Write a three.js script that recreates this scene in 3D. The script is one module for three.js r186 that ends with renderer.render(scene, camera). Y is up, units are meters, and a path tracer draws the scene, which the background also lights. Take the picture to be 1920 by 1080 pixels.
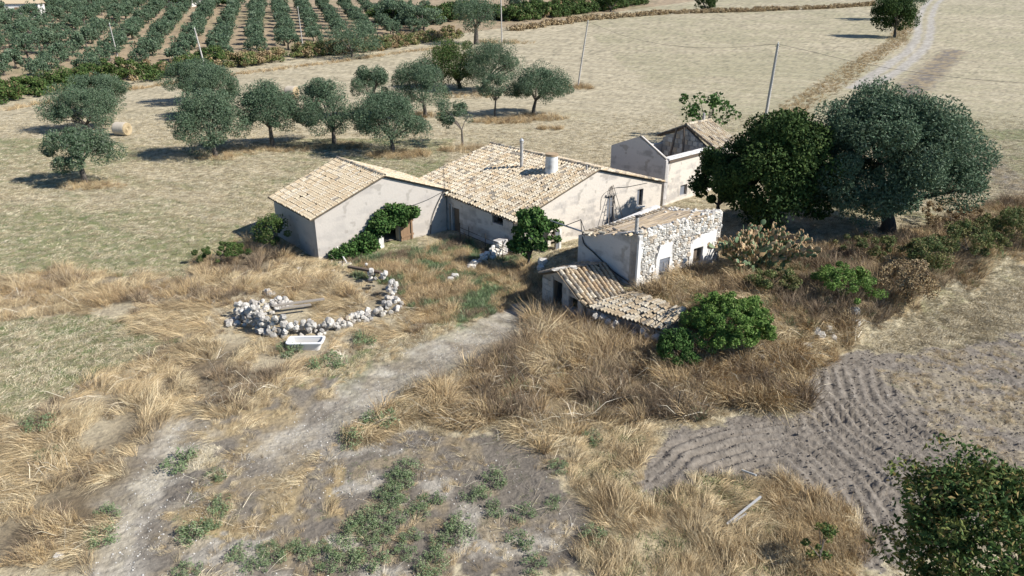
import * as THREE from 'three';
import { Sky } from 'three/addons/objects/Sky.js';
import { mergeGeometries } from 'three/addons/utils/BufferGeometryUtils.js';

// ---------------------------------------------------------------- camera, sky, sun, exposure
const scene = new THREE.Scene();
const camera = new THREE.PerspectiveCamera(43.75, 16 / 9, 0.5, 4000);
camera.position.set(0, 15, 0);
camera.rotation.set(-23 * Math.PI / 180, 0, 0);
const SUN = new THREE.Vector3(1.155, 1, 0.34).normalize();
const sky = new Sky();
sky.name = 'sky';
sky.scale.setScalar(3500);
sky.material.uniforms.turbidity.value = 1.5;
sky.material.uniforms.rayleigh.value = 1.4;
sky.material.uniforms.mieCoefficient.value = 0.003;
sky.material.uniforms.sunPosition.value.copy(SUN);
sky.userData.kind = 'structure';
scene.add(sky);
scene.environmentIntensity = 0.1;
const sun = new THREE.DirectionalLight(new THREE.Color(1, 0.955, 0.89), 5);
sun.position.copy(SUN).multiplyScalar(200);
sun.castShadow = true;
sun.shadow.mapSize.set(4096, 4096);
Object.assign(sun.shadow.camera, { left: -120, right: 120, top: 120, bottom: -120, near: 1, far: 600 });
scene.add(sun);
sun.target.position.set(0, 0, -40);
scene.add(sun.target);
sun.position.add(sun.target.position);
const renderer = new THREE.WebGLRenderer({ antialias: true });
renderer.toneMapping = THREE.LinearToneMapping;
renderer.toneMappingExposure = 1.55;
renderer.shadowMap.enabled = true;

// ---------------------------------------------------------------- helpers
const V = (x, y, z) => new THREE.Vector3(x, y, z);
function rng(seed) { let a = seed >>> 0; return () => { a = (a + 0x6D2B79F5) | 0; let t = Math.imul(a ^ (a >>> 15), 1 | a); t = (t + Math.imul(t ^ (t >>> 7), 61 | t)) ^ t; return ((t ^ (t >>> 14)) >>> 0) / 4294967296; }; }
const lerp = (a, b, t) => a + (b - a) * t, clamp = (x, a = 0, b = 1) => Math.min(b, Math.max(a, x));
const ss = (a, b, x) => { const t = clamp((x - a) / (b - a)); return t * t * (3 - 2 * t); };
function hash2(x, y) { let h = Math.imul(x | 0, 374761393) + Math.imul(y | 0, 668265263); h = Math.imul(h ^ (h >>> 13), 1274126177); return ((h ^ (h >>> 16)) >>> 0) / 4294967296; }
function vn(x, y, per = 0) {
  const xi = Math.floor(x), yi = Math.floor(y), fx = x - xi, fy = y - yi, u = fx * fx * (3 - 2 * fx), v = fy * fy * (3 - 2 * fy);
  const w = per ? (n) => ((n % per) + per) % per : (n) => n;
  const a = hash2(w(xi), w(yi)), b = hash2(w(xi + 1), w(yi)), c = hash2(w(xi), w(yi + 1)), d = hash2(w(xi + 1), w(yi + 1));
  return lerp(lerp(a, b, u), lerp(c, d, u), v);
}
function fbm(x, y, o = 4, per = 0) { let s = 0, a = 0.5, t = 0; for (let i = 0; i < o; i++) { s += a * vn(x, y, per); t += a; a *= 0.5; x = x * 2 + (per ? 0 : 17.3); y = y * 2 + (per ? 0 : 9.1); per *= 2; } return s / t; }
function vn3(x, y, z) { const zi = Math.floor(z), f = z - zi; const a = vn(x + zi * 37.7, y + zi * 91.3), b = vn(x + (zi + 1) * 37.7, y + (zi + 1) * 91.3); return lerp(a, b, f * f * (3 - 2 * f)); }
const taken = {};
function numbered(n) { const k = taken[n] = (taken[n] ?? -1) + 1; return k ? n + '_' + String(k).padStart(3, '0') : n; }
const C3 = (r, g, b) => new THREE.Color().setRGB(r, g, b);
function mat(r, g, b, rough = 0.9, extra = {}) { return new THREE.MeshStandardMaterial({ color: C3(r, g, b), roughness: rough, metalness: 0, ...extra }); }
function dataTex(n, fn, repeat = 1, srgb = true) {
  const d = new Uint8Array(n * n * 4);
  for (let j = 0; j < n; j++) for (let i = 0; i < n; i++) {
    const c = fn(i / n, j / n), k = (j * n + i) * 4;
    for (let q = 0; q < 3; q++) { let v = clamp(c.length ? c[q] : c); if (srgb) v = v <= 0.0031308 ? v * 12.92 : 1.055 * Math.pow(v, 1 / 2.4) - 0.055; d[k + q] = Math.round(v * 255); }
    d[k + 3] = 255;
  }
  const t = new THREE.DataTexture(d, n, n); t.wrapS = t.wrapT = THREE.RepeatWrapping; t.magFilter = THREE.LinearFilter; t.minFilter = THREE.LinearMipmapLinearFilter; t.generateMipmaps = true;
  if (srgb) t.colorSpace = THREE.SRGBColorSpace; t.repeat.set(repeat, repeat); t.needsUpdate = true; return t;
}
function shadowed(o) { o.traverse((m) => { if (m.isMesh) { m.castShadow = true; m.receiveShadow = true; } }); return o; }
function mesh(name, geo, m, parent, kind) { const o = new THREE.Mesh(geo, m); o.name = name; o.castShadow = o.receiveShadow = true; if (kind) o.userData.kind = kind; if (parent) parent.add(o); return o; }
function tag(o, label, category, group, kind) { o.userData.label = label; o.userData.category = category; if (group) o.userData.group = group; if (kind) o.userData.kind = kind; return o; }
function thing(name, label, category, x = 0, y = 0, z = 0, turn = 0, group) { const o = new THREE.Group(); o.name = numbered(name); o.position.set(x, y, z); o.rotation.y = turn; scene.add(o); return tag(o, label, category, group); }
function copyOf(src, x, y, z, turn, s = 1, label, group) { const o = src.clone(); o.name = numbered(src.name.replace(/_\d\d\d$/, '')); o.position.set(x, y, z); o.rotation.y = turn; o.scale.setScalar(s); o.userData = { ...src.userData }; if (label) o.userData.label = label; if (group) o.userData.group = group; scene.add(o); return o; }
// collects faces with a colour of their own
class MB {
  constructor() { this.p = []; this.c = []; this.u = []; this.col = [1, 1, 1]; }
  tri(a, b, c) { for (const q of [a, b, c]) { this.p.push(q.x, q.y, q.z); this.c.push(...this.col); this.u.push(q.x + q.z * 0.7, q.y + q.z * 0.3); } }
  quad(a, b, c, d) { this.tri(a, b, c); this.tri(a, c, d); }
  add(geo, m4) { const g = (geo.index ? geo.toNonIndexed() : geo.clone()); if (m4) g.applyMatrix4(m4); const p = g.attributes.position.array; for (let i = 0; i < p.length; i += 3) { this.p.push(p[i], p[i + 1], p[i + 2]); this.c.push(...this.col); this.u.push(p[i] + p[i + 2] * 0.7, p[i + 1] + p[i + 2] * 0.3); } return this; }
  geo(smooth = false) { const g = new THREE.BufferGeometry(); g.setAttribute('position', new THREE.Float32BufferAttribute(this.p, 3)); g.setAttribute('color', new THREE.Float32BufferAttribute(this.c, 3)); g.setAttribute('uv', new THREE.Float32BufferAttribute(this.u, 2)); g.computeVertexNormals(); return g; }
}
// tapered tube along points
function limb(pts, r0, r1, seg = 6, wob = 0, rnd = Math.random) {
  const pos = [], idx = [], n = pts.length; let ref = V(0.3, 0.1, 0.9).normalize();
  for (let i = 0; i < n; i++) {
    const d = (i < n - 1 ? pts[i + 1].clone().sub(pts[i]) : pts[i].clone().sub(pts[i - 1])).normalize();
    const a = ref.clone().addScaledVector(d, -ref.dot(d)).normalize(), b = d.clone().cross(a); ref = a;
    const r = lerp(r0, r1, i / (n - 1));
    for (let k = 0; k < seg; k++) { const t = k / seg * Math.PI * 2, q = r * (1 + (wob ? (rnd() - 0.5) * wob : 0)); const v = pts[i].clone().addScaledVector(a, Math.cos(t) * q).addScaledVector(b, Math.sin(t) * q); pos.push(v.x, v.y, v.z); }
  }
  for (let i = 0; i < n - 1; i++) for (let k = 0; k < seg; k++) { const a = i * seg + k, b = i * seg + (k + 1) % seg, c = a + seg, d = b + seg; idx.push(a, b, d, a, d, c); }
  for (let k = 1; k < seg - 1; k++) { idx.push(0, k + 1, k); const e = (n - 1) * seg; idx.push(e, e + k, e + k + 1); }
  const g = new THREE.BufferGeometry(); g.setAttribute('position', new THREE.Float32BufferAttribute(pos, 3)); g.setIndex(idx);
  const uv = []; for (let i = 0; i < pos.length; i += 3) uv.push(pos[i] + pos[i + 2], pos[i + 1]); g.setAttribute('uv', new THREE.Float32BufferAttribute(uv, 2)); g.computeVertexNormals(); return g;
}
const merge = (gs) => mergeGeometries(gs.map((g) => { const q = g.index ? g.toNonIndexed() : g; for (const k of Object.keys(q.attributes)) if (!['position', 'normal', 'uv'].includes(k)) q.deleteAttribute(k); return q; }));
// ragged stone: a squashed lump with flat faces
function stoneGeo(seed, sx, sy, sz, det = 0) {
  const R = rng(seed), g = det ? new THREE.IcosahedronGeometry(0.5, det) : new THREE.DodecahedronGeometry(0.5, 0); const p = g.attributes.position, o = [R() * 50, R() * 50, R() * 50];
  for (let i = 0; i < p.count; i++) { const x = p.getX(i), y = p.getY(i), z = p.getZ(i); const k = 0.75 + 0.5 * vn3(x * 2.2 + o[0], y * 2.2 + o[1], z * 2.2 + o[2]); const q = (v) => Math.sign(v) * Math.pow(Math.abs(v) * 2, 0.7) * 0.5; p.setXYZ(i, q(x) * sx * k, q(y) * sy * k, q(z) * sz * k); }
  g.computeVertexNormals(); return g;
}
// ---------------------------------------------------------------- terrain
const HL = [-68.43,-97.94,-0.8485,-0.5291], PLAT = [[2.6,-37.2],[5.4,-32.6],[6.04,-30.99],[7.94,-29.32],[10.38,-28.65],[13.77,-29.49],[17.99,-32.28],[22.51,-35.3],[29.59,-39.22],[70.0,-44.0],[70.0,-52.0],[22.0,-48.0],[13.0,-44.5],[8.6,-40.6]], TERR = 1.3;
function inPoly(P, x, z) { let c = false; for (let i = 0, j = P.length - 2; i < P.length; j = i, i += 2) { const zi = P[i + 1], zj = P[j + 1]; if ((zi > z) !== (zj > z) && x < (P[j] - P[i]) * (z - zi) / (zj - zi) + P[i]) c = !c; } return c; }
function dLine(P, x, z, closed) { let m = 1e9; for (let i = closed ? 0 : 2, j = closed ? P.length - 2 : 0; i < P.length; j = i, i += 2) { const ax = P[j], az = P[j + 1], dx = P[i] - ax, dz = P[i + 1] - az, t = clamp(((x - ax) * dx + (z - az) * dz) / (dx * dx + dz * dz)); const d = Math.hypot(ax + dx * t - x, az + dz * t - z); if (d < m) m = d; } return m; }
const PL = PLAT.flat();
const rise = (d, w) => (Math.sqrt(d * d + w * w) + d) / 2;
function H0(x, z) {
  let y = 0.03 * rise(-z - 90, 15) + 0.06 * rise((x - HL[0]) * HL[2] + (z - HL[1]) * HL[3], 10);
  if (z > -70 && z < -20 && x > -5) { const s = inPoly(PL, x, z) ? 1 : 1 - ss(0, 2.2, dLine(PL, x, z, true)); y += TERR * s * ss(-66, -44, z); }
  return y - 0.4 * Math.exp(-((x - 1.5) ** 2 + (z + 32.8) ** 2) / 8);
}
// regions of the ground, in metres on the plan
const REG = {
  dryLeft: [-28.29,-36.72,-25.15,-37.93,-18.57,-36.73,-17.68,-41.49,-15.53,-42.98,-12.47,-39.21,-9.70,-37.93,-6.26,-35.23,-4.40,-33.83,-4.06,-30.70,-6.20,-28.52,-7.56,-26.13,-9.27,-24.45,-10.49,-22.57,-11.88,-22.57,-12.32,-22.23,-12.18,-20.61,-12.01,-18.36,-11.75,-16.69,-11.27,-15.03,-16.97,-15.03,-22.68,-22.22,-18.21,-22.57,-17.49,-24.45,-16.45,-26.58,-15.26,-29.03,-18.54,-31.27,-22.50,-31.88,-24.71,-31.27,-29.86,-31.27,-34.18,-36.72],
  court: [-11.43,-38.77,-8.26,-40.10,-5.24,-41.50,-3.45,-44.04,0.00,-40.56,1.63,-37.30,1.40,-34.46,-0.53,-32.38,-4.06,-30.70,-5.50,-33.82,-7.60,-36.34],
  lawn: [-4.56,-32.84,-3.13,-35.26,-1.77,-36.77,1.17,-36.41,1.27,-34.73,-0.54,-32.71,-2.78,-30.62],
  tall: [-3.15,-29.05,-0.72,-28.56,1.06,-32.04,2.15,-32.69,3.40,-29.13,5.65,-28.02,6.82,-28.12,7.56,-26.14,7.60,-23.67,6.65,-22.23,4.75,-22.58,3.13,-22.23,1.70,-21.23,1.29,-20.61,0.00,-22.58,-1.93,-21.89,-3.17,-22.58,-4.69,-22.23,-6.04,-21.23,-6.57,-21.89,-4.58,-24.06,-2.22,-26.14],
  tallRight: [6.64,-28.45,11.35,-27.77,12.81,-28.82,16.08,-29.45,15.02,-27.95,13.07,-26.59,11.30,-23.68,9.33,-23.30,7.60,-23.67,7.34,-26.14],
  bank: [5.96,-31.26,9.50,-35.03,10.42,-34.28,16.32,-38.35,23.31,-40.23,34.10,-47.18,48.57,-55.92,35.91,-40.23,28.58,-37.44,21.66,-33.52,18.25,-30.89,15.25,-28.56,11.35,-27.77,7.55,-28.49],
  lodged: [1.85,-20.61,3.72,-22.23,5.28,-22.23,4.24,-20.61,4.34,-19.02,5.04,-19.03,7.77,-19.44,8.38,-19.16,9.46,-16.69,9.86,-14.84,2.03,-14.84,2.55,-16.91,2.05,-18.62],
  hump: [8.16,-19.03,9.08,-19.16,10.50,-17.62,9.86,-14.84,7.83,-14.84,8.04,-16.69],
  soil: [-5.97,-20.92,-3.91,-22.23,-1.91,-21.56,0.00,-22.23,1.46,-20.31,2.03,-18.36,2.55,-16.91,2.18,-14.84,-10.73,-14.84,-11.41,-17.14,-11.00,-19.16,-9.17,-21.56,-7.13,-22.58],
  thinStraw: [-12.32,-22.23,-9.27,-24.45,-7.11,-26.13,-6.57,-23.67,-7.55,-21.23,-5.59,-19.16,-5.25,-17.62,-7.25,-16.69,-9.14,-16.69,-10.50,-17.61,-9.63,-19.72],
  plough: [4.20,-20.31,6.42,-22.06,10.55,-23.30,12.74,-26.59,14.94,-27.75,19.09,-28.52,23.68,-29.69,31.94,-31.29,20.34,-17.62,15.91,-17.86,11.17,-14.84,9.86,-14.84,9.46,-16.69,8.21,-19.16,5.04,-19.03,4.37,-19.16],
  ploughStraw: [15.33,-26.59,17.88,-28.02,23.25,-29.04,31.44,-30.70,20.55,-17.86,16.41,-18.63,15.68,-20.92,14.72,-23.12],
};
const TRACKS = [[0.67,-32.66,-1.48,-29.65,-3.29,-28.02,-5.23,-25.48,-6.86,-23.11,-8.02,-21.56], [-12.03,-22.23,-11.86,-20.30,-11.62,-18.62,-11.27,-16.69,-10.80,-14.84], [1.27,-30.55,-1.41,-28.03,-4.27,-24.85,-6.26,-22.23,-7.38,-20.61,-8.55,-19.16]];
const ROADC = [0.47, 0.43, 0.37];
const ROADS = [[50.79,-109.88,66.58,-133.18,83.13,-157.55,102.77,-192.00,129.81,-244.53,169.07,-315.27,223.61,-408.69], [52.78,-109.89,67.76,-129.80,89.04,-162.45,108.13,-196.26,133.73,-244.53,173.44,-315.29,229.25,-408.71]];
const STRIP = [53.43,-100.77,69.08,-123.48,92.62,-157.56];
const STRIP2 = [44.55,-69.80,41.93,-60.26,37.41,-48.80];
const GUIDE1 = [13.19,-26.59,12.54,-24.45,12.52,-22.23,13.20,-19.72,13.78,-17.62,14.45,-15.42];
const GUIDE2 = [3.67,-19.16,5.47,-21.23,7.66,-22.33,10.13,-22.68,11.33,-21.24,11.87,-19.16,11.78,-16.91,11.60,-14.84];
function side(P, x, z) { let m = 1e9, s = 1; for (let i = 2; i < P.length; i += 2) { const ax = P[i - 2], az = P[i - 1], dx = P[i] - ax, dz = P[i + 1] - az, t = clamp(((x - ax) * dx + (z - az) * dz) / (dx * dx + dz * dz)); const d = Math.hypot(ax + dx * t - x, az + dz * t - z); if (d < m) { m = d; s = dx * (z - az) - dz * (x - ax) > 0 ? 1 : -1; } } return s * m; }
function rag(x, z, a = 0.9) { return [x + (fbm(x * 0.7 + 40, z * 0.7) - 0.5) * 2 * a + (vn(x * 4, z * 4) - 0.5) * a * 0.5, z + (fbm(x * 0.7, z * 0.7 + 70) - 0.5) * 2 * a + (vn(x * 4 + 9, z * 4 + 5) - 0.5) * a * 0.5]; }
function isIn(k, x, z) { return inPoly(REG[k], x, z); }
// furrow relief: height and 0..1 presence
function furrow(x, z) {
  if (z < -40 || z > -6 || x < 3) return null;
  const [rx, rz] = rag(x, z, 0.35);
  if (!isIn('plough', rx, rz)) return null;
  const d2 = side(GUIDE2, x, z), d1 = side(GUIDE1, x, z);
  const d = (d2 > 0 ? d2 : d1) + (vn(x * 0.8, z * 0.8) - 0.5) * 0.16 + (vn(x * 3, z * 3) - 0.5) * 0.08;
  const ph = d / 0.44 * Math.PI * 2;
  const edge = clamp(dLine(REG.plough, rx, rz, true) / 0.8);
  return { h: Math.cos(ph) * edge, edge, soft: isIn('ploughStraw', rx, rz) };
}
function H(x, z) {
  let y = H0(x, z); const r = Math.hypot(x, z);
  if (r < 120) {
    y += (fbm(x * 0.35, z * 0.35, 3) - 0.5) * 0.16 * ss(120, 60, r);
    if (r < 60) {
      y += (fbm(x * 2.3 + 7, z * 2.3, 3) - 0.5) * 0.07;
      const f = furrow(x, z);
      if (f) y += f.h * (f.soft ? 0.035 : 0.068) * (0.55 + 0.9 * vn(x * 1.1 + 3, z * 1.1)) + (vn(x * 8, z * 8) - 0.5) * 0.045 ;
      for (const t of [0, 1]) { const d = dLine(TRACKS[t], x, z); if (d < 1.2) y -= 0.05 * (1 - ss(0.2, 1.1, d)); }
    }
  }
  return y;
}
const mix3 = (a, b, t) => [lerp(a[0], b[0], t), lerp(a[1], b[1], t), lerp(a[2], b[2], t)];
const COL = { straw: [0.52, 0.445, 0.305], straw2: [0.36, 0.275, 0.15], field: [0.4, 0.34, 0.225], green: [0.115, 0.15, 0.045], soil: [0.205, 0.175, 0.138], chalk: [0.45, 0.41, 0.345], plough: [0.185, 0.157, 0.127], litter: [0.16, 0.12, 0.072], orchard: [0.3, 0.22, 0.135], dark: [0.12, 0.105, 0.06] };
const HD = [-HL[3], HL[2]];
function hedgeSide(x, z) { return (x - HL[0]) * HL[2] + (z - HL[1]) * HL[3]; }
function groundColour(x, z) {
  const r = Math.hypot(x, z), grain = hash2(Math.round(x * 31), Math.round(z * 29));
  // mowing lines run across the fields
  const mx = x * 0.9 + z * 0.43, mz = -x * 0.43 + z * 0.9;
  let st = fbm(mx * 0.22, mz * 1.6, 3), big = fbm(x * 0.055 + 3, z * 0.055, 4), mid = fbm(x * 0.3, z * 0.3 + 5, 4), fine = vn(x * 5.1, z * 5.1);
  let c = mix3(COL.field, COL.straw, clamp(st * 1.5 - 0.3));
  c = mix3(c, [0.55, 0.48, 0.34], 0.45 * ss(0.35, 0.95, Math.sin((mz + (big - 0.5) * 9) * 1.15) + (vn(mx * 0.5, mz * 2.1) - 0.5) * 1.2)); // windrows of straw left by the mower
  c = mix3(c, COL.dark, 0.5 * ss(0.62, 0.85, vn(mx * 2.7, mz * 6.3)));
  const leftGreen = x < -6 && z > -75 && z < -22 ? 0.185 : x > 20 ? 0.1 : z < -90 ? -0.14 : z < -60 ? -0.05 : 0.03;
  const gr = ss(0.52, 0.66, big * 0.4 + mid * 0.2 + st * 0.25 + fine * 0.15 + leftGreen);
  c = mix3(c, mix3(COL.green, [0.2, 0.2, 0.075], fine), gr * (0.6 + 0.3 * grain) * (z < -80 ? 0.35 : 1));
  const hs = hedgeSide(x, z);
  if (hs > 2) { c = mix3(COL.orchard, [0.4, 0.31, 0.2], mid); c = mix3(c, COL.green, 0.35 * ss(0.55, 0.8, big)); if (hs > 150) c = mix3(c, [0.4, 0.33, 0.21], 0.8); }
  if (r < 75) {
    const [qx, qz] = rag(x, z); let inside = false;
    if (isIn('dryLeft', qx, qz)) { c = mix3(COL.litter, COL.straw, clamp(mid * 2 - 0.5)); inside = true; }
    else if (isIn('tall', qx, qz) || isIn('tallRight', qx, qz) || isIn('bank', qx, qz)) { c = mix3(COL.litter, COL.straw2, clamp(mid * 1.6 - 0.3)); }
    else if (isIn('lodged', qx, qz)) c = mix3(COL.straw2, COL.straw, mid);
    else if (isIn('thinStraw', qx, qz)) c = mix3(COL.soil, COL.straw2, ss(0.35, 0.6, fbm(x * 1.1, z * 1.1, 3)));
    else if (isIn('plough', qx, qz)) { c = mix3(COL.plough, [0.24, 0.208, 0.172], fine * 0.6 + grain * 0.4); if (isIn('ploughStraw', qx, qz)) c = mix3(c, [0.33, 0.275, 0.19], 0.75 * ss(0.36, 0.62, fbm(mx * 0.6, mz * 2.2, 3))); }
    else if (isIn('soil', qx, qz)) { c = mix3(COL.soil, [0.14, 0.12, 0.1], mid); c = mix3(c, COL.chalk, 0.75 * ss(0.56, 0.72, fbm(x * 0.8 + 31, z * 0.8, 4))); c = mix3(c, COL.straw2, 0.4 * ss(0.55, 0.7, fbm(x * 1.4 + 5, z * 1.4, 3))); }
    if (isIn('court', qx, qz)) c = mix3(COL.litter, COL.green, ss(0.4, 0.65, mid));
    if (isIn('lawn', qx, qz)) c = mix3(c, [0.1, 0.16, 0.045], 0.8 * ss(0.3, 0.55, fbm(x * 0.9, z * 0.9, 3)));
    for (let t = 0; t < 3; t++) { const d = dLine(TRACKS[t], qx, qz), w = [1.25, 0.9, 0.9][t]; if (d < w * 2) { const k = (1 - ss(w * 0.3, w * 1.9, d)) * [1, 0.9, 0.5][t]; c = mix3(c, mix3(COL.soil, COL.chalk, t === 2 ? 0.15 : ss(0.3, 0.7, fbm(x * 1.3 + 9, z * 1.3, 3))), k * (0.6 + 0.4 * fine)); } }
  }
  if (x > 5 && z < -40) {
    for (const R of ROADS) { const d = dLine(R, x + (mid - 0.5), z); if (d < 1.6) c = mix3(c, mix3(ROADC, [0.38, 0.345, 0.295], fine), 1 - ss(0.5, 1.4, d)); }
    const d = dLine(STRIP, x, z); if (d < 4) c = mix3(c, mix3(COL.plough, COL.straw2, ss(0.4, 0.6, vn(x * 1.3, z * 1.3)) * 0.7), 1 - ss(1.2, 3.2, d + (fine - 0.5) * 1.5));
    const e = dLine(STRIP2, x, z); if (e < 3) c = mix3(c, mix3(COL.plough, COL.straw2, ss(0.45, 0.6, vn(x * 1.7, z * 1.7)) * 0.6), 1 - ss(0.6, 2, e + (fine - 0.5)));
  }
  const k = 0.78 + 0.44 * grain; return [c[0] * k, c[1] * k, c[2] * k];
}
{
  const rows = []; for (let d = -12; d < 1700;) { rows.push(-d); const a = Math.max(d, 12); d += d < 13.5 ? 0.5 : a < 45 ? Math.max(0.085, a * 0.0042) : a < 140 ? a * 0.0042 + (a - 45) * 0.002 : a * 0.0085; }
  const nc = 560, nr = rows.length, pos = new Float32Array(nr * (nc + 1) * 3), col = new Float32Array(pos.length), uv = new Float32Array(nr * (nc + 1) * 2), idx = new Uint32Array((nr - 1) * nc * 6);
  for (let j = 0; j < nr; j++) { const z = rows[j], w = 17 + 0.8 * Math.max(0, -z); for (let i = 0; i <= nc; i++) { const k = j * (nc + 1) + i, x = (i / nc * 2 - 1) * w; pos[k * 3] = x; pos[k * 3 + 1] = H(x, z); pos[k * 3 + 2] = z; col.set(groundColour(x, z), k * 3); uv[k * 2] = x * 0.83 + z * 0.55; uv[k * 2 + 1] = z * 0.83 - x * 0.55; } }
  let q = 0; for (let j = 0; j < nr - 1; j++) for (let i = 0; i < nc; i++) { const a = j * (nc + 1) + i, b = a + 1, c = a + nc + 1, d = c + 1; idx[q++] = a; idx[q++] = b; idx[q++] = d; idx[q++] = a; idx[q++] = d; idx[q++] = c; }
  const g = new THREE.BufferGeometry(); g.setAttribute('position', new THREE.BufferAttribute(pos, 3)); g.setAttribute('color', new THREE.BufferAttribute(col, 3)); g.setAttribute('uv', new THREE.BufferAttribute(uv, 2)); g.setIndex(new THREE.BufferAttribute(idx, 1)); g.computeVertexNormals();
  // fine litter: short straws and crumbs, tiled every 3.1 m
  const N = 1024, buf = new Float32Array(N * N); { const R = rng(5); for (let i = 0; i < N * N; i++) buf[i] = 0.8 + 0.2 * (R() - 0.5); for (let k = 0; k < 9000; k++) { let x = R() * N, y = R() * N; const a = R() * Math.PI, L = 10 + R() * 45, v = 0.55 + R() * 0.45; for (let t = 0; t < L; t++) { const ix = ((x | 0) % N + N) % N, iy = ((y | 0) % N + N) % N; buf[iy * N + ix] = v; buf[((iy + 1) % N) * N + ix] = v * 0.9; x += Math.cos(a + t * 0.01); y += Math.sin(a + t * 0.01); } } }
  const dm = dataTex(N, (u, v) => { const b = buf[Math.round(v * N) * N + Math.round(u * N)]; return [b, b, b * 0.98]; }, 1 / 3.1);
  const bm = dataTex(512, (u, v) => fbm(u * 24, v * 24, 4, 24), 1 / 3.1, false);
  const ground = mesh('ground', g, new THREE.MeshStandardMaterial({ vertexColors: true, map: dm, bumpMap: bm, bumpScale: 0.05, roughness: 1 }));
  ground.userData.kind = 'structure'; scene.add(ground);
  console.log('ground', nr, nc);
}
// ---------------------------------------------------------------- building materials
const plasterTex = (seed, base, stain, amt) => dataTex(512, (u, v) => { const n = fbm(u * 6 + 0, v * 6, 5, 6), m = fbm(u * 3, v * 12, 4, 3), f = vn(u * 128, v * 128, 128); const k = 0.93 + 0.1 * f; let c = mix3(base, stain, amt * ss(0.45, 0.66, n * 0.6 + m * 0.4)); c = mix3(c, [0.3, 0.27, 0.23], 0.6 * ss(0.66, 0.76, fbm(u * 9 + seed, v * 9, 3, 9))); return [c[0] * k, c[1] * k, c[2] * k]; }, 1 / 4.3);
const bumpTex = dataTex(512, (u, v) => fbm(u * 20, v * 20, 5, 20), 1 / 2.3, false);
const plasterA = new THREE.MeshStandardMaterial({ map: plasterTex(1, [0.475, 0.43, 0.375], [0.39, 0.355, 0.315], 0.8), bumpMap: bumpTex, bumpScale: 0.006, roughness: 0.95 });
const plasterB = new THREE.MeshStandardMaterial({ map: plasterTex(4, [0.6, 0.54, 0.46], [0.4, 0.365, 0.325], 1), bumpMap: bumpTex, bumpScale: 0.01, roughness: 0.95 });
const plasterC = new THREE.MeshStandardMaterial({ map: plasterTex(7, [0.56, 0.53, 0.5], [0.36, 0.34, 0.32], 1), bumpMap: bumpTex, bumpScale: 0.015, roughness: 0.95 });
const whiteWash = new THREE.MeshStandardMaterial({ map: plasterTex(9, [0.72, 0.7, 0.66], [0.6, 0.57, 0.52], 0.7), bumpMap: bumpTex, bumpScale: 0.01, roughness: 0.95 });
const mortar = new THREE.MeshStandardMaterial({ map: plasterTex(2, [0.44, 0.4, 0.35], [0.26, 0.23, 0.2], 1), bumpMap: bumpTex, bumpScale: 0.06, roughness: 1 });
const speck = dataTex(256, (u, v) => { const n = fbm(u * 14, v * 14, 4, 14), m = vn(u * 60, v * 60, 60); const k = 0.62 + 0.38 * ss(0.3, 0.62, n) + 0.1 * (m - 0.5); return [k, k * 0.99, k * 0.97]; }, 1.7);
const tone = (r, g, b, ex) => mat(r, g, b, 0.95, { map: speck, bumpMap: bumpTex, bumpScale: 0.012, ...ex });
const tileTones = [tone(0.53, 0.42, 0.28), tone(0.57, 0.475, 0.335), tone(0.48, 0.37, 0.24), tone(0.6, 0.525, 0.405), tone(0.4, 0.325, 0.235), tone(0.43, 0.31, 0.19), tone(0.25, 0.22, 0.18)];
const stoneTones = [tone(0.72, 0.68, 0.61), tone(0.66, 0.62, 0.55), tone(0.77, 0.74, 0.68), tone(0.56, 0.52, 0.46), tone(0.6, 0.5, 0.38)];
const darkStone = [tone(0.44, 0.41, 0.37), tone(0.52, 0.49, 0.44), tone(0.36, 0.34, 0.31), tone(0.62, 0.59, 0.54)];
const woodTex = dataTex(256, (u, v) => { const n = fbm(u * 40, v * 3, 4, 40); return [0.5 + 0.5 * n, 0.5 + 0.48 * n, 0.5 + 0.45 * n]; }, 1);
const woodBrown = mat(0.3, 0.19, 0.11, 0.85, { map: woodTex }), woodGrey = mat(0.36, 0.32, 0.27, 0.9, { map: woodTex }), woodDark = mat(0.2, 0.155, 0.115, 0.9, { map: woodTex });
const greyPaint = mat(0.16, 0.17, 0.19, 0.7), ironDark = mat(0.06, 0.055, 0.05, 0.7, { metalness: 0.4 }), galvan = mat(0.42, 0.43, 0.44, 0.5, { metalness: 0.6 }), concrete = tone(0.5, 0.47, 0.43), cableBlack = mat(0.03, 0.03, 0.03, 0.7), earthFloor = mat(0.3, 0.25, 0.19, 1), timber = mat(0.15, 0.11, 0.08, 0.9, { map: woodTex }), blockMat = tone(0.5, 0.48, 0.45);

// wall from plan point a to plan point b; outline points [s, height]; openings [s0, h0, s1, h1]
function frameOf(a, b) { const u = V(b[0] - a[0], 0, b[1] - a[1]).normalize(); return new THREE.Matrix4().makeBasis(u, V(0, 1, 0), V(-u.z, 0, u.x)).setPosition(a[0], 0, a[1]); }
function wallGeo(outline, holes, th) {
  const s = new THREE.Shape(outline.map((p) => new THREE.Vector2(p[0], p[1])));
  for (const [x0, y0, x1, y1] of holes) s.holes.push(new THREE.Path([new THREE.Vector2(x0, y0), new THREE.Vector2(x0, y1), new THREE.Vector2(x1, y1), new THREE.Vector2(x1, y0)]));
  return new THREE.ExtrudeGeometry(s, { depth: th, bevelEnabled: false }).translate(0, 0, -th);
}
function wall(parent, name, a, b, outline, holes, m, th = 0.42) { const o = mesh(name, wallGeo(outline, holes, th), m, parent); o.applyMatrix4(frameOf(a, b)); return o; }
const boxG = (w, h, d, x = 0, y = 0, z = 0) => new THREE.BoxGeometry(w, h, d).translate(x, y, z);
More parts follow.
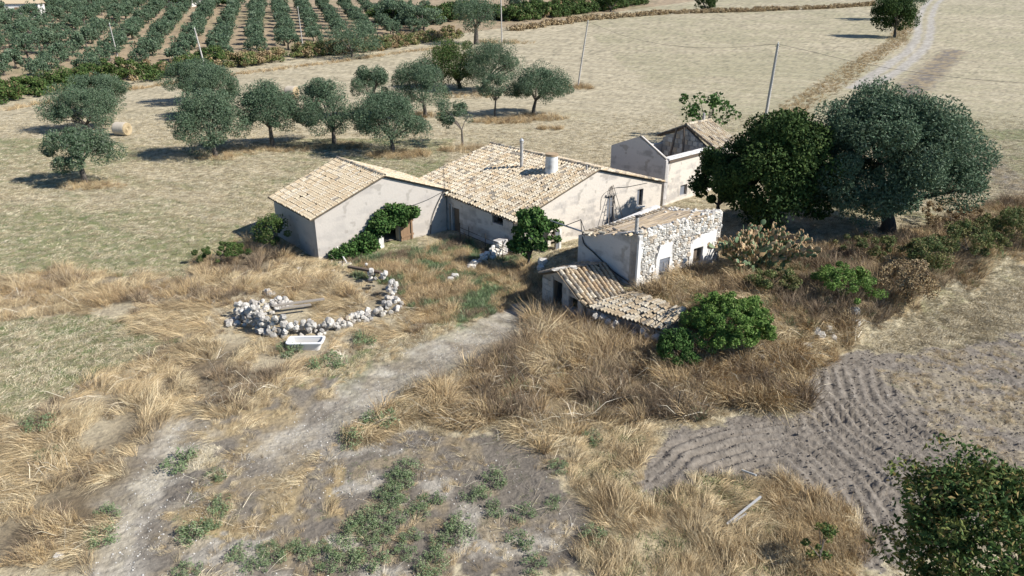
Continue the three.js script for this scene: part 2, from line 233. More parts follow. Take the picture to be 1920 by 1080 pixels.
function onWall(parent, name, a, b, geo, m) { const o = mesh(name, geo, m, parent); o.applyMatrix4(frameOf(a, b)); return o; }

// half-round clay tile, lower end at the origin, running up +y, crown towards +z
function tileGeo(w0, w1, len, seg = 5, th = 0.018) {
  const mb = new MB(); const P = (k, y, w, t) => { const a = Math.PI * k / seg, r = w / 2 - t; return V(-Math.cos(a) * r, y, Math.sin(a) * r * 1.05); };
  for (let k = 0; k < seg; k++) { mb.quad(P(k, 0, w0, 0), P(k + 1, 0, w0, 0), P(k + 1, len, w1, 0), P(k, len, w1, 0)); mb.quad(P(k + 1, 0, w0, 0), P(k, 0, w0, 0), P(k, 0, w0, th), P(k + 1, 0, w0, th)); }
  return mb.geo();
}
const tileVariants = [tileGeo(0.205, 0.165, 0.45), tileGeo(0.2, 0.16, 0.43), tileGeo(0.215, 0.17, 0.46), tileGeo(0.2, 0.17, 0.3)];
function layTiles(out, e0, e1, r0, r1, o) {
  const R = rng(o.seed), eL = e0.distanceTo(e1), n = Math.round(eL / o.pitch);
  const at = (s, t) => e0.clone().lerp(e1, s).lerp(r0.clone().lerp(r1, s), t);
  const nrm = e1.clone().sub(e0).cross(r0.clone().sub(e0)).normalize(); if (nrm.y < 0) nrm.negate();
  for (let i = 0; i < n; i++) {
    const s = (i + 0.5) / n, up = at(s, 1).sub(at(s, 0)), sl = up.length(), d = up.clone().normalize(), m = Math.round(sl / o.expo), wob = (R() - 0.5) * 0.02;
    for (let j = 0; j < m; j++) {
      if (o.skip && o.skip(s, (j + 0.5) / m, R)) continue;
      const p = at(s, j / m), off = R() < (o.slip ?? 0.04), yaw = (R() - 0.5) * (o.mess ?? 0.1) + (off ? (R() - 0.5) * 0.9 : 0);
      const y = d.clone().applyAxisAngle(nrm, yaw), x = y.clone().cross(nrm).normalize(), q = new THREE.Matrix4().makeBasis(x, y, x.clone().cross(y));
      const tilt = new THREE.Matrix4().makeRotationX(-0.045 + (R() - 0.5) * 0.03);
      p.addScaledVector(d, (R() - 0.5) * 0.05 - (j === 0 ? 0.06 : 0)).addScaledVector(nrm, 0.062 + (off ? 0.03 : 0)).addScaledVector(x, wob + (R() - 0.5) * 0.012);
      q.setPosition(p).multiply(tilt);
      let k = o.tones[Math.floor(R() * o.tones.length)]; if (R() < (o.lichen ?? 0.05) * (j < 2 ? 2.5 : 1)) k = 6;
      out.push({ q, v: off ? 3 : Math.floor(R() * 3), k, d: p.distanceTo(camera.position) });
    }
  }
  // the gutters between the rows of cover tiles
  const mb = new MB(); mb.col = [0.3, 0.24, 0.16];
  for (let i = 0; i <= n; i++) { const w = o.pitch * 0.42; for (let k = 0; k < 3; k++) { const P = (kk, t) => { const a = -1 + 2 * kk / 3; return at(clamp(i / n, 0.001, 0.999), t).addScaledVector(e1.clone().sub(e0).normalize(), a * w).addScaledVector(nrm, 0.012 + a * a * 0.045); }; mb.quad(P(k, -0.02), P(k + 1, -0.02), P(k + 1, 1), P(k, 1)); } }
  return mb;
}
function placeTiles(parent, list, max = 300) {
  list.sort((a, b) => a.d - b.d);
  list.slice(0, max).forEach((t) => { const o = mesh('roof_tile', tileVariants[t.v], tileTones[t.k], parent); o.applyMatrix4(t.q); });
  const rest = list.slice(max); if (!rest.length) return;
  const per = new Map(); for (const t of rest) { if (!per.has(t.k)) per.set(t.k, new MB()); per.get(t.k).add(tileVariants[t.v], t.q); }
  const gs = [], ms = []; for (const [k, mb] of per) { const c = tileTones[k].color; for (let i = 0; i < mb.c.length; i += 3) { mb.c[i] = c.r; mb.c[i + 1] = c.g; mb.c[i + 2] = c.b; } gs.push(mb.geo()); }
  mesh('further_tiles', mergeGeometries(gs), tileRest, parent, 'stuff');
}
const tileRest = new THREE.MeshStandardMaterial({ vertexColors: true, map: speck, roughness: 0.95 });
const gutterMat = new THREE.MeshStandardMaterial({ color: C3(0.2, 0.155, 0.105), roughness: 1, map: speck });
function ridgeTiles(parent, a, b, seed, w = 0.26) {
  const R = rng(seed), L = a.distanceTo(b), n = Math.round(L / 0.38), d = b.clone().sub(a).normalize(), x = d.clone().cross(V(0, 1, 0)).normalize(), g = ridgeTiles.g ??= tileGeo(0.27, 0.23, 0.44, 6, 0.022);
  for (let i = 0; i < n; i++) { const y = d.clone().applyAxisAngle(V(0, 1, 0), (R() - 0.5) * 0.12), xx = y.clone().cross(V(0, 1, 0)).normalize(); const o = mesh('ridge_tile', g, tileTones[[0, 1, 3, 4, 6][Math.floor(R() * 5)]], parent); o.applyMatrix4(new THREE.Matrix4().makeBasis(xx, y, xx.clone().cross(y)).setPosition(a.clone().addScaledVector(d, i * L / n).add(V(0, 0.06 + R() * 0.02, 0)))); }
}
function slab(parent, name, p, th, m) { // p: four corners of a roof deck, thickness downwards
  const mb = new MB(), q = p.map((v) => v.clone().add(V(0, -th, 0))); mb.quad(p[0], p[1], p[2], p[3]); mb.quad(q[3], q[2], q[1], q[0]); for (let i = 0; i < 4; i++) { const j = (i + 1) % 4; mb.quad(p[i], q[i], q[j], p[j]); } return mesh(name, mb.geo(), m, parent);
}
const P3 = (pl, y) => V(pl[0], y, pl[1]);
const along = (a, b, s) => { const L = Math.hypot(b[0] - a[0], b[1] - a[1]); return [a[0] + (b[0] - a[0]) * s / L, a[1] + (b[1] - a[1]) * s / L]; };
const dist = (a, b) => Math.hypot(b[0] - a[0], b[1] - a[1]);

// gabled house: plan corners front-left, front-right, back-right, back-left; eave and ridge heights
function gableRoof(house, c, o) {
  const roof = new THREE.Group(); roof.name = 'roof'; house.add(roof);
  const [fl, fr, br, bl] = c, apF = along(fl, fr, o.apex), apB = along(bl, br, o.apexBack ?? o.apex);
  const fd = V(fl[0] - bl[0], 0, fl[1] - bl[1]).normalize();
  const eF = 0.1, rF = P3(apF, o.ridge + 0.06).addScaledVector(fd, eF), rB = P3(apB, (o.ridgeBack ?? o.ridge) + 0.06).addScaledVector(fd, -0.08);
  const lists = [];
  const side = (f, b, hf, hb, seed, flip) => {
    const e0 = P3(f, hf + 0.06).addScaledVector(fd, eF), e1 = P3(b, hb + 0.06).addScaledVector(fd, -0.08);
    const ov = (e, r) => e.add(e.clone().sub(r).normalize().multiplyScalar(0.22)); ov(e0, rF); ov(e1, rB);
    slab(roof, 'roof_deck', flip ? [e1, e0, rF, rB] : [e0, e1, rB, rF], 0.03, tileTones[4]);
    const g = layTiles(lists, flip ? e1 : e0, flip ? e0 : e1, flip ? rB : rF, flip ? rF : rB, { seed, pitch: o.pitch ?? 0.24, expo: o.expo ?? 0.36, tones: o.tones, ...o.tile });
    mesh('gutter_tiles', g.geo(), gutterMat, roof, 'stuff');
  };
  side(fl, bl, o.eave, o.eaveBack ?? o.eave, o.seed, true);
  side(fr, br, o.eaveR, o.eaveRBack ?? o.eaveR, o.seed + 1, false);
  placeTiles(roof, lists, 300 - 0);
  ridgeTiles(roof, rF, rB, o.seed + 2);
  return roof;
}

// ---------------------------------------------------------------- barn (plastered, pale tile roof)
{
  const h = thing('barn', 'plastered gabled barn with pale tiled roof and vine over its doorway', 'barn');
  const a = 0.688, u = [Math.cos(a), -Math.sin(a)], v = [-Math.sin(a), -Math.cos(a)], o = [-11.285, -39.268];
  const pt = (s, t) => [o[0] + u[0] * s + v[0] * t, o[1] + u[1] * s + v[1] * t];
  const W = 9.05, L = 5.95, fl = pt(0, 0), fr = pt(W, 0), br = pt(W - 0.15, L), bl = pt(0, L);
  wall(h, 'wall', fl, fr, [[0, -0.6], [W, -0.6], [W, 2.72], [4.645, 4.27], [0, 2.6]], [[4.15, -0.3, 5.45, 1.95]], plasterA);
  wall(h, 'wall', bl, fl, [[0, -0.6], [L - 0.43, -0.6], [L - 0.43, 2.6], [0, 2.6]], [], plasterA);
  wall(h, 'wall', fr, br, [[0.43, -0.6], [L, -0.6], [L, 2.72], [0.43, 2.72]], [], plasterA);
  wall(h, 'wall', br, bl, [[0.43, -0.6], [W - 0.6, -0.6], [W - 0.6, 2.6], [W / 2 - 0.1, 4.27], [0.43, 2.6]], [], plasterA);
  gableRoof(h, [fl, fr, br, bl], { apex: 4.645, ridge: 4.3, eave: 2.6, eaveR: 2.72, seed: 11, tones: [0, 1, 1, 1, 0, 3], pitch: 0.265, expo: 0.37, tile: { mess: 0.04, slip: 0.012, lichen: 0.012 } });
  // doorway: lintel, sill, threshold and the two weathered door leaves, one swung open
  onWall(h, 'lintel', fl, fr, boxG(1.7, 0.16, 0.3, 4.8, 2.03, -0.13), woodBrown);
  onWall(h, 'threshold', fl, fr, boxG(1.5, 0.16, 0.4, 4.8, -0.06, 0.1), whiteWash);
  onWall(h, 'door_jamb', fl, fr, boxG(0.34, 1.0, 0.5, 3.98, 0.42, 0.1), whiteWash);
  const dm = frameOf(fl, fr); const leaf = new THREE.Group(); leaf.name = 'door'; h.add(leaf); leaf.applyMatrix4(dm); const hinge = new THREE.Group(); hinge.name = 'door_leaf'; leaf.add(hinge); hinge.position.set(5.5, -0.1, 0.12); hinge.rotation.y = 0.18;
  for (let i = 0; i < 8; i++) { const hh = [1.55, 1.62, 1.7, 1.75, 1.7, 2.2, 2.25, 2.2][i]; mesh('plank', boxG(0.165, hh, 0.04, 0.09 + i * 0.172, hh / 2, (i % 2) * 0.006), woodBrown, hinge); }
  for (const y of [0.45, 1.35]) mesh('door_rail', boxG(1.36, 0.13, 0.045, 0.69, y, 0.045), woodBrown, hinge);
  mesh('door_rail', boxG(0.62, 0.12, 0.045, 1.06, 2.0, 0.045), woodBrown, hinge);
  mesh('door_post', boxG(0.13, 2.35, 0.08, 0.86, 1.17, 0.06), woodBrown, hinge);
  // earth floor inside
  const fm = new MB(); fm.quad(P3(pt(0.3, 0.3), 0.14), P3(pt(W - 0.4, 0.3), 0.14), P3(pt(W - 0.4, L - 0.3), 0.14), P3(pt(0.3, L - 0.3), 0.14)); mesh('floor', fm.geo(), earthFloor, h);
}
// ---------------------------------------------------------------- farmhouse (long tiled roof with chimneys)
const farm = { fl: [0.38, -40.3], fr: [10.25, -47.97], v: [-0.685, -0.728] };
{
  const { fl, fr, v } = farm, L = 10, bl = [fl[0] + v[0] * L, fl[1] + v[1] * L], br = [fr[0] + v[0] * L, fr[1] + v[1] * L], W = dist(fl, fr);
  const h = thing('farmhouse', 'whitewashed farmhouse with broad tiled roof, two chimneys and ladder wall', 'house');
  const win = [[10.1, 1.2, 10.68, 2.36]], door = [[7.3, 0.2, 7.98, 2.42]];
  wall(h, 'wall', fl, fr, [[0, -0.5], [W, -0.5], [W, 2.45], [6.37, 4.18], [0, 2.12]], [...win, ...door, [2.55, -0.2, 3.15, 0.95]], plasterB, 0.45);
  wall(h, 'wall', bl, fl, [[0, -0.5], [L - 0.46, -0.5], [L - 0.46, 2.14], [0, 2.62]], [[L - 6.25, 0, L - 5.5, 1.68], [L - 2.32, 1.55, L - 1.35, 2.02]], plasterC, 0.45);
  wall(h, 'wall', fr, br, [[0.46, -0.5], [L, -0.5], [L, 2.5], [0.46, 2.45]], [], plasterB, 0.45);
  wall(h, 'wall', br, bl, [[0.46, -0.5], [W - 0.46, -0.5], [W - 0.46, 2.6], [W - 6.37, 4.2], [0.46, 2.5]], [], plasterB, 0.45);
  gableRoof(h, [fl, fr, br, bl], { apex: 6.37, ridge: 4.2, ridgeBack: 4.3, eave: 2.12, eaveBack: 2.62, eaveR: 2.45, eaveRBack: 2.5, seed: 21, tones: [0, 1, 1, 2, 3, 3, 3, 4], pitch: 0.25, expo: 0.36, tile: { mess: 0.14, slip: 0.06, lichen: 0.05 } });
  // gable window with dark shutter and sill
  onWall(h, 'window_shutter', fl, fr, boxG(0.3, 1.1, 0.04, 10.25, 1.78, -0.12), greyPaint);
  onWall(h, 'window_shutter', fl, fr, boxG(0.26, 1.1, 0.04, 10.55, 1.78, -0.2), ironDark);
  onWall(h, 'window_sill', fl, fr, boxG(0.8, 0.08, 0.2, 10.39, 1.14, 0.06), whiteWash);
  // gable door: grey boarded
  for (let i = 0; i < 4; i++) onWall(h, 'door_plank', fl, fr, boxG(0.16, 2.2, 0.04, 7.39 + i * 0.168, 1.3, -0.14 - (i % 2) * 0.008), greyPaint);
  onWall(h, 'door_lintel', fl, fr, boxG(1.0, 0.1, 0.16, 7.62, 2.48, 0.03), concrete);
  // courtyard wall door and barred window
  onWall(h, 'door', bl, fl, boxG(0.7, 1.62, 0.05, L - 5.87, 0.83, -0.2), woodDark);
  onWall(h, 'door_frame', bl, fl, boxG(0.1, 1.9, 0.1, L - 6.4, 0.9, 0.03), woodGrey);
  const wd = onWall(h, 'window_frame', bl, fl, wallGeo([[L - 2.32, 1.55], [L - 1.35, 1.55], [L - 1.35, 2.02], [L - 2.32, 2.02]], [[L - 2.26, 1.61, L - 1.41, 1.96]], 0.06).translate(0, 0, -0.14), woodDark);
  for (let i = 0; i < 5; i++) { const b = mesh('window_bar', new THREE.CylinderGeometry(0.012, 0.012, 0.47, 5).translate(L - 2.2 + i * 0.185, 1.785, -0.1), ironDark, wd); }
  // chimney stacks
  const S = (px, t) => px;
  const flue = new THREE.Group(); flue.name = 'flue_pipe'; h.add(flue); flue.position.set(0.63, 3.62, -46.66);
  mesh('pipe', new THREE.CylinderGeometry(0.105, 0.115, 2.1, 14).translate(0, 0.95, 0), concrete, flue);
  mesh('collar', new THREE.CylinderGeometry(0.14, 0.14, 0.07, 14).translate(0, 1.88, 0), concrete, flue);
  mesh('cowl', new THREE.ConeGeometry(0.16, 0.16, 14).translate(0, 2.08, 0), galvan, flue);
  const ch = new THREE.Group(); ch.name = 'chimney'; h.add(ch); ch.position.set(2.53, 3.72, -45.24);
  mesh('stack', new THREE.CylinderGeometry(0.39, 0.43, 1.15, 22).translate(0, 0.65, 0), whiteWash, ch);
  mesh('chimney_foot', new THREE.BoxGeometry(0.62, 0.4, 0.62).translate(0, 0.05, 0), whiteWash, ch);
  mesh('chimney_cap', new THREE.CylinderGeometry(0.42, 0.42, 0.14, 22).translate(0, 1.28, 0), tileTones[5], ch);
  const vent = mesh('vent_pipe', new THREE.CylinderGeometry(0.05, 0.05, 0.5, 8), concrete, h); vent.position.set(4.69, 4.3, -44.28);
  const fm = new MB(); fm.quad(P3(along(fl, fr, 0.4), 0.3), P3(along(fr, fl, 0.4), 0.3), P3(br, 0.3), P3(bl, 0.3)); mesh('floor', fm.geo(), earthFloor, h);
}
// ladder leaning on the farmhouse gable
{
  const m = frameOf(farm.fl, farm.fr); const t = thing('ladder', 'tapering double wooden ladder leaning against farmhouse gable by grey door', 'ladder'); t.applyMatrix4(m); t.position.y = 0;
  const rail = (x0, z0, x1, y1) => mesh('rail', limb([V(x0, 0.3, z0), V(x1, y1, 0.06)], 0.028, 0.024, 6), woodGrey, t);
  rail(6.75, 0.75, 7.45, 3.0); rail(7.3, 0.85, 7.55, 3.05); rail(7.72, 0.8, 7.62, 3.05); rail(8.4, 0.7, 7.7, 3.1);
  for (let i = 0; i < 9; i++) { const k = 0.08 + i * 0.1; const y = lerp(0.3, 3.05, k), z = lerp(0.82, 0.06, k); mesh('rung', limb([V(lerp(7.3, 7.55, k), y, z), V(lerp(7.72, 7.62, k), y, z)], 0.018, 0.018, 5), woodGrey, t); }
  for (let i = 0; i < 3; i++) { const k = 0.55 + i * 0.13; mesh('rung', limb([V(lerp(6.75, 7.45, k), lerp(0.3, 3, k), lerp(0.75, 0.06, k)), V(lerp(7.3, 7.55, k), lerp(0.3, 3.05, k), lerp(0.85, 0.06, k))], 0.018, 0.018, 5), woodGrey, t); }
}
// ---------------------------------------------------------------- roofless ruin
{
  const h = thing('ruined_house', 'roofless grey plastered ruin with gable ends and collapsed rafters', 'ruin');
  const a = 0.744, u = [Math.cos(a), -Math.sin(a)], v = [-Math.sin(a), -Math.cos(a)], o = [10.979, -50.515];
  const pt = (s, t) => [o[0] + u[0] * s + v[0] * t, o[1] + u[1] * s + v[1] * t];
  const W = 5.08, L = 7.2, L1 = 5.91;
  wall(h, 'wall', pt(0, W), pt(0, 0), [[0, -0.6], [W, -0.6], [W, 3.38], [W - 2.535, 4.75], [0, 3.73]], [], plasterC, 0.4);
  wall(h, 'wall', pt(0, 0), pt(L, 0), [[0.41, -0.6], [L + 2, -0.6], [L + 2, 3.38], [0.41, 3.38]], [[2.06, 0.4, 2.95, 1.2]], plasterB, 0.45);
  wall(h, 'wall', pt(L + 2, W), pt(0, W), [[0, -0.6], [L + 1.59, -0.6], [L + 1.59, 3.5], [L * 0.45, 3.1], [0, 3.7]], [], plasterB, 0.4);
  wall(h, 'coping', pt(-0.05, 0), pt(L, 0), [[0.3, 3.385], [L, 3.385], [L, 3.5], [0.3, 3.5]], [], whiteWash, 0.55).position.add(V(0.06, 0, 0.06));
  onWall(h, 'eave_board', pt(0, 0), pt(L, 0), boxG(L - 0.6, 0.14, 0.1, L / 2, 3.26, 0.055), timber);
  // cross wall of blocks, still carrying a strip of roof
  const cw = wall(h, 'cross_wall', pt(L1, W - 0.42), pt(L1, 0.47), [[0, -0.4], [W - 0.9, -0.4], [W - 0.9, 3.3], [2.1, 4.62], [0, 3.6]], [], mortar, 0.3);
  const R = rng(77);
  for (let r = 0; r < 11; r++) for (let c = 0; c < 9; c++) { const s = 0.05 + c * 0.47 + (r % 2) * 0.2, y = 0.4 + r * 0.37; const top = s < 2.1 ? lerp(3.6, 4.62, s / 2.1) : lerp(4.62, 3.3, (s - 2.1) / 2.1); if (y + 0.34 > top || s + 0.44 > W - 0.9) continue; mesh('block', boxG(0.44 - R() * 0.03, 0.345, 0.06, s + 0.22, y + 0.17, 0.03 + R() * 0.02), R() < 0.6 ? stoneTones[Math.floor(R() * 5)] : darkStone[Math.floor(R() * 3)], cw); }
  for (const [s0, y0, s1, y1] of [[3.2, 0.3, 2.1, 4.7], [1.5, 0.2, 1.4, 4.5]]) { const A = P3(pt(L1 - 1.6, W - 0.42 - s0), y0), B = P3(pt(L1 - 0.25, W - 0.42 - s1), y1); mesh('fallen_rafter', limb([A, B], 0.09, 0.08, 6), woodDark, h); }
  mesh('verge_beam', limb([P3(pt(L1 - 0.1, W - 0.2), 3.72), P3(pt(L1 - 0.1, 2.535), 4.78)], 0.08, 0.08, 6), timber, h);
  const roof = new THREE.Group(); roof.name = 'roof'; h.add(roof);
  const e0 = P3(pt(L1 - 0.1, -0.2), 3.42), e1 = P3(pt(L + 2, -0.2), 3.42), r0 = P3(pt(L1 - 0.1, 2.535), 4.82), r1 = P3(pt(L + 2, 2.535), 4.82), b0 = P3(pt(L1 - 0.1, W + 0.1), 3.66), b1 = P3(pt(L + 2, W + 0.1), 3.66);
  slab(roof, 'roof_deck', [e0, e1, r1, r0], 0.06, timber); slab(roof, 'roof_deck', [b1, b0, r0, r1], 0.06, timber);
  const list = []; const g1 = layTiles(list, e0, e1, r0, r1, { seed: 31, pitch: 0.24, expo: 0.36, tones: [1, 3, 0, 4], mess: 0.12 }), g2 = layTiles(list, b1, b0, r1, r0, { seed: 32, pitch: 0.24, expo: 0.36, tones: [1, 3, 0, 4] });
  mesh('gutter_tiles', g1.geo(), gutterMat, roof, 'stuff'); mesh('gutter_tiles', g2.geo(), gutterMat, roof, 'stuff'); placeTiles(roof, list, 150); ridgeTiles(roof, r0, r1, 33);
  const pot = mesh('chimney_pot', new THREE.CylinderGeometry(0.1, 0.12, 0.7, 10), concrete, h); pot.position.copy(r0.clone().lerp(r1, 0.7)).add(V(0, 0.35, 0));
  mesh('verge_board', limb([P3(pt(0.05, 0.05), 3.48), P3(pt(0.05, 2.5), 4.82)], 0.06, 0.06, 5), woodGrey, h);
  mesh('window_grille', boxG(0.9, 0.8, 0.03).translate(0, 0, 0), greyPaint, h).applyMatrix4(frameOf(pt(0, 0), pt(L, 0)).multiply(new THREE.Matrix4().makeTranslation(2.5, 0.8, -0.2)));
}
// ---------------------------------------------------------------- stone cottage on the terrace
const cot = { o: [5.99, -32.33], u: [0.814, -0.581], v: [-0.581, -0.814] };
const cp = (s, t) => [cot.o[0] + cot.u[0] * s + cot.v[0] * t, cot.o[1] + cot.u[1] * s + cot.v[1] * t];
{
  const h = thing('stone_cottage', 'rubble stone cottage with sagging cane roof and shuttered white framed window', 'house');
  const W = 4.29, L = 6.13, B = 0.2, R = rng(41);
  const holes = [[1.52, 1.56, 2.24, 2.46], [4.0, 1.68, 4.72, 2.5]];
  const rw = wall(h, 'wall', cp(0, 0), cp(L, 0), [[0, B], [L, B], [L, 4.02], [0, 3.98]], holes, mortar, 0.45);
  wall(h, 'wall', cp(0, W), cp(0, 0), [[0, -0.8], [W - 0.46, -0.8], [W - 0.46, 4.05], [W * 0.5, 3.45], [0, 2.82]], [], plasterC, 0.45);
  wall(h, 'wall', cp(L, 0), cp(L, W), [[0.46, B], [W, B], [W, 3.2], [0.46, 4.05]], [], whiteWash, 0.45);
  wall(h, 'parapet', cp(L - 0.46, W), cp(0.46, W), [[0, B], [L - 0.92, B], [L - 0.92, 2.92], [L * 0.5, 3.1], [0, 3.5]], [], whiteWash, 0.35);
  // corner quoin strip and plaster surrounds stand proud of the rubble
  const fr = frameOf(cp(0, 0), cp(L, 0));
  const strip = (name, pts, hs, d, z) => { const o = mesh(name, wallGeo(pts, hs, d).translate(0, 0, z), whiteWash, h); o.applyMatrix4(fr); return o; };
  strip('quoin_strip', [[-0.002, B], [0.2, B], [0.24, 1.8], [0.2, 2.6], [0.3, 3.2], [0.22, 3.97], [-0.002, 3.97]], [], 0.12, 0.11);
  strip('window_surround', [[1.3, 1.3], [2.5, 1.25], [2.42, 2.5], [2.36, 3.25], [1.5, 3.2], [1.28, 2.5]], [holes[0]], 0.14, 0.115);
  strip('window_surround', [[3.72, 1.2], [5.6, 1.2], [5.7, 3.3], [4.4, 3.1], [3.72, 2.85]], [holes[1]], 0.14, 0.11);
  const sh = onWall(h, 'window_shutter', cp(0, 0), cp(L, 0), boxG(0.7, 0.88, 0.05, 1.88, 2.01, 0.04), greyPaint);
  for (const y of [1.72, 2.3]) mesh('shutter_rail', boxG(0.68, 0.07, 0.02, 1.88, y, 0.075), greyPaint, sh); mesh('shutter_rail', boxG(0.05, 0.5, 0.02, 1.88, 2.01, 0.075), greyPaint, sh);
  onWall(h, 'window_board', cp(0, 0), cp(L, 0), boxG(0.7, 0.8, 0.05, 4.36, 2.09, -0.15), woodDark);
  // rubble stones, each on its own
  const pool = [1, 2, 3, 4, 5, 6, 7, 8].map((k) => stoneGeo(200 + k, 1.12, 1.12, 1));
  const put = (s, y, w, hh) => { const o = mesh('stone', pool[Math.floor(R() * 8)], stoneTones[Math.floor(R() * 5)], rw); o.position.set(s, y, 0.0 + R() * 0.03); o.scale.set(w * 1.02, hh * 1.02, 0.2 + R() * 0.1); o.rotation.z = (R() - 0.5) * 0.25; };
  const blocked = (s, y) => (s > 1.25 && s < 2.5 && y > 1.3 && y < 3.22) || (s > 3.72 && s < 5.65 && y > 1.2 && y < (s < 4.4 ? 2.95 : 3.2)) || s < 0.24;
  let n = 0; for (let y = 1.0; y < 3.98;) { const rh = 0.15 + R() * 0.1; for (let s = 0.12; s < L;) { const w = 0.14 + R() * R() * 0.32; if (s + w > L) break; const cy = y + rh / 2 + (R() - 0.5) * 0.06; if (!blocked(s + w / 2, cy) && n < 300) { put(s + w / 2, cy, w, rh * (0.85 + R() * 0.3)); n++; } s += w + 0.012; } y += rh + 0.006; }
  const vb = onWall(h, 'vent_block', cp(0, 0), cp(L, 0), wallGeo([[0.83, 1.92], [1.17, 1.92], [1.17, 2.28], [0.83, 2.28]], [[0.94, 2.03, 1.06, 2.17]], 0.1).translate(0, 0, 0.14), whiteWash);
  // roof: decking, a thick layer of old canes laid lengthways, broken tiles and stones holding down the edge
  const roof = new THREE.Group(); roof.name = 'roof'; h.add(roof);
  const q = (s, t) => { const sag = -0.12 * Math.sin(Math.PI * clamp(s / L)) * Math.sin(Math.PI * clamp(t / W)); return P3(cp(s, t), lerp(lerp(4.02, 4.05, s / L), lerp(2.78, 3.2, s / L), t / W) + sag); };
  slab(roof, 'roof_deck', [q(0.05, 0.05), q(L - 0.05, 0.05), q(L - 0.05, W - 0.36), q(0.05, W - 0.36)].map((p) => p.add(V(0, -0.12, 0))), 0.06, timber);
  const cmb = new MB();
  for (let i = 0; i < 1900; i++) { const t = R() * (W - 0.42), s0 = R() * (L - 0.5) - 0.1, len = 0.5 + R() * 1.4, s1 = Math.min(L - 0.02, s0 + len), dt = (R() - 0.5) * 0.14; const k = 0.7 + R() * 0.6, ty = R(); cmb.col = ty < 0.55 ? [0.29 * k, 0.225 * k, 0.15 * k] : ty < 0.8 ? [0.38 * k, 0.31 * k, 0.22 * k] : [0.2 * k, 0.175 * k, 0.15 * k]; const rr = 0.012 + R() * 0.012, lift = 0.015 + R() * 0.06; cmb.add(limb([q(s0, t).add(V(0, lift, 0)), q((s0 + s1) / 2, t + dt / 2).add(V(0, lift + 0.02, 0)), q(s1, t + dt).add(V(0, lift + (R() - 0.4) * 0.04, 0))], rr, rr * 0.8, 4)); }
  mesh('cane_layer', cmb.geo(), new THREE.MeshStandardMaterial({ vertexColors: true, roughness: 0.95 }), roof, 'stuff');
  for (let i = 0; i < 60; i++) { const s = 0.15 + R() * (L - 0.3), t = R() * R() * 0.5 - 0.02; const o = mesh('edge_stone', pool[Math.floor(R() * 8)], stoneTones[Math.floor(R() * 5)], roof); o.position.copy(q(s, t)).add(V(0, 0.07, 0)); o.scale.set(0.18 + R() * 0.22, 0.1 + R() * 0.1, 0.15 + R() * 0.15); o.rotation.set(R(), R() * 6, R()); }
  for (let i = 0; i < 30; i++) { const s = L - 0.1 - R() * R() * 1.5, t = R() * (W - 0.5); const o = mesh('edge_stone', pool[Math.floor(R() * 8)], stoneTones[Math.floor(R() * 5)], roof); o.position.copy(q(s, t)).add(V(0, 0.07, 0)); o.scale.set(0.18 + R() * 0.15, 0.12, 0.15 + R() * 0.1); o.rotation.set(R(), R() * 6, R()); }
  for (let i = 0; i < 46; i++) { const edge = i < 26; const s = edge ? i * 0.235 + 0.1 : R() * 1.0, t = edge ? W - 0.65 : 0.3 + R() * (W - 1); const o = mesh('roof_tile', tileVariants[i % 3], tileTones[[0, 1, 3, 4, 6][Math.floor(R() * 5)]], roof); o.position.copy(q(Math.min(s, L - 0.1), t)).add(V(0, 0.05, 0)); o.rotation.set(-Math.PI / 2, 0, (edge ? 0.62 : R() * 3) + (R() - 0.5) * 0.3); }
  const st = mesh('flue_pipe', new THREE.CylinderGeometry(0.09, 0.095, 0.95, 12), concrete, h); st.position.copy(q(0.12, 0.25)).add(V(0, 0.4, 0)); mesh('cowl', new THREE.CylinderGeometry(0.12, 0.1, 0.08, 12).translate(0, 0.5, 0), ironDark, st);
}
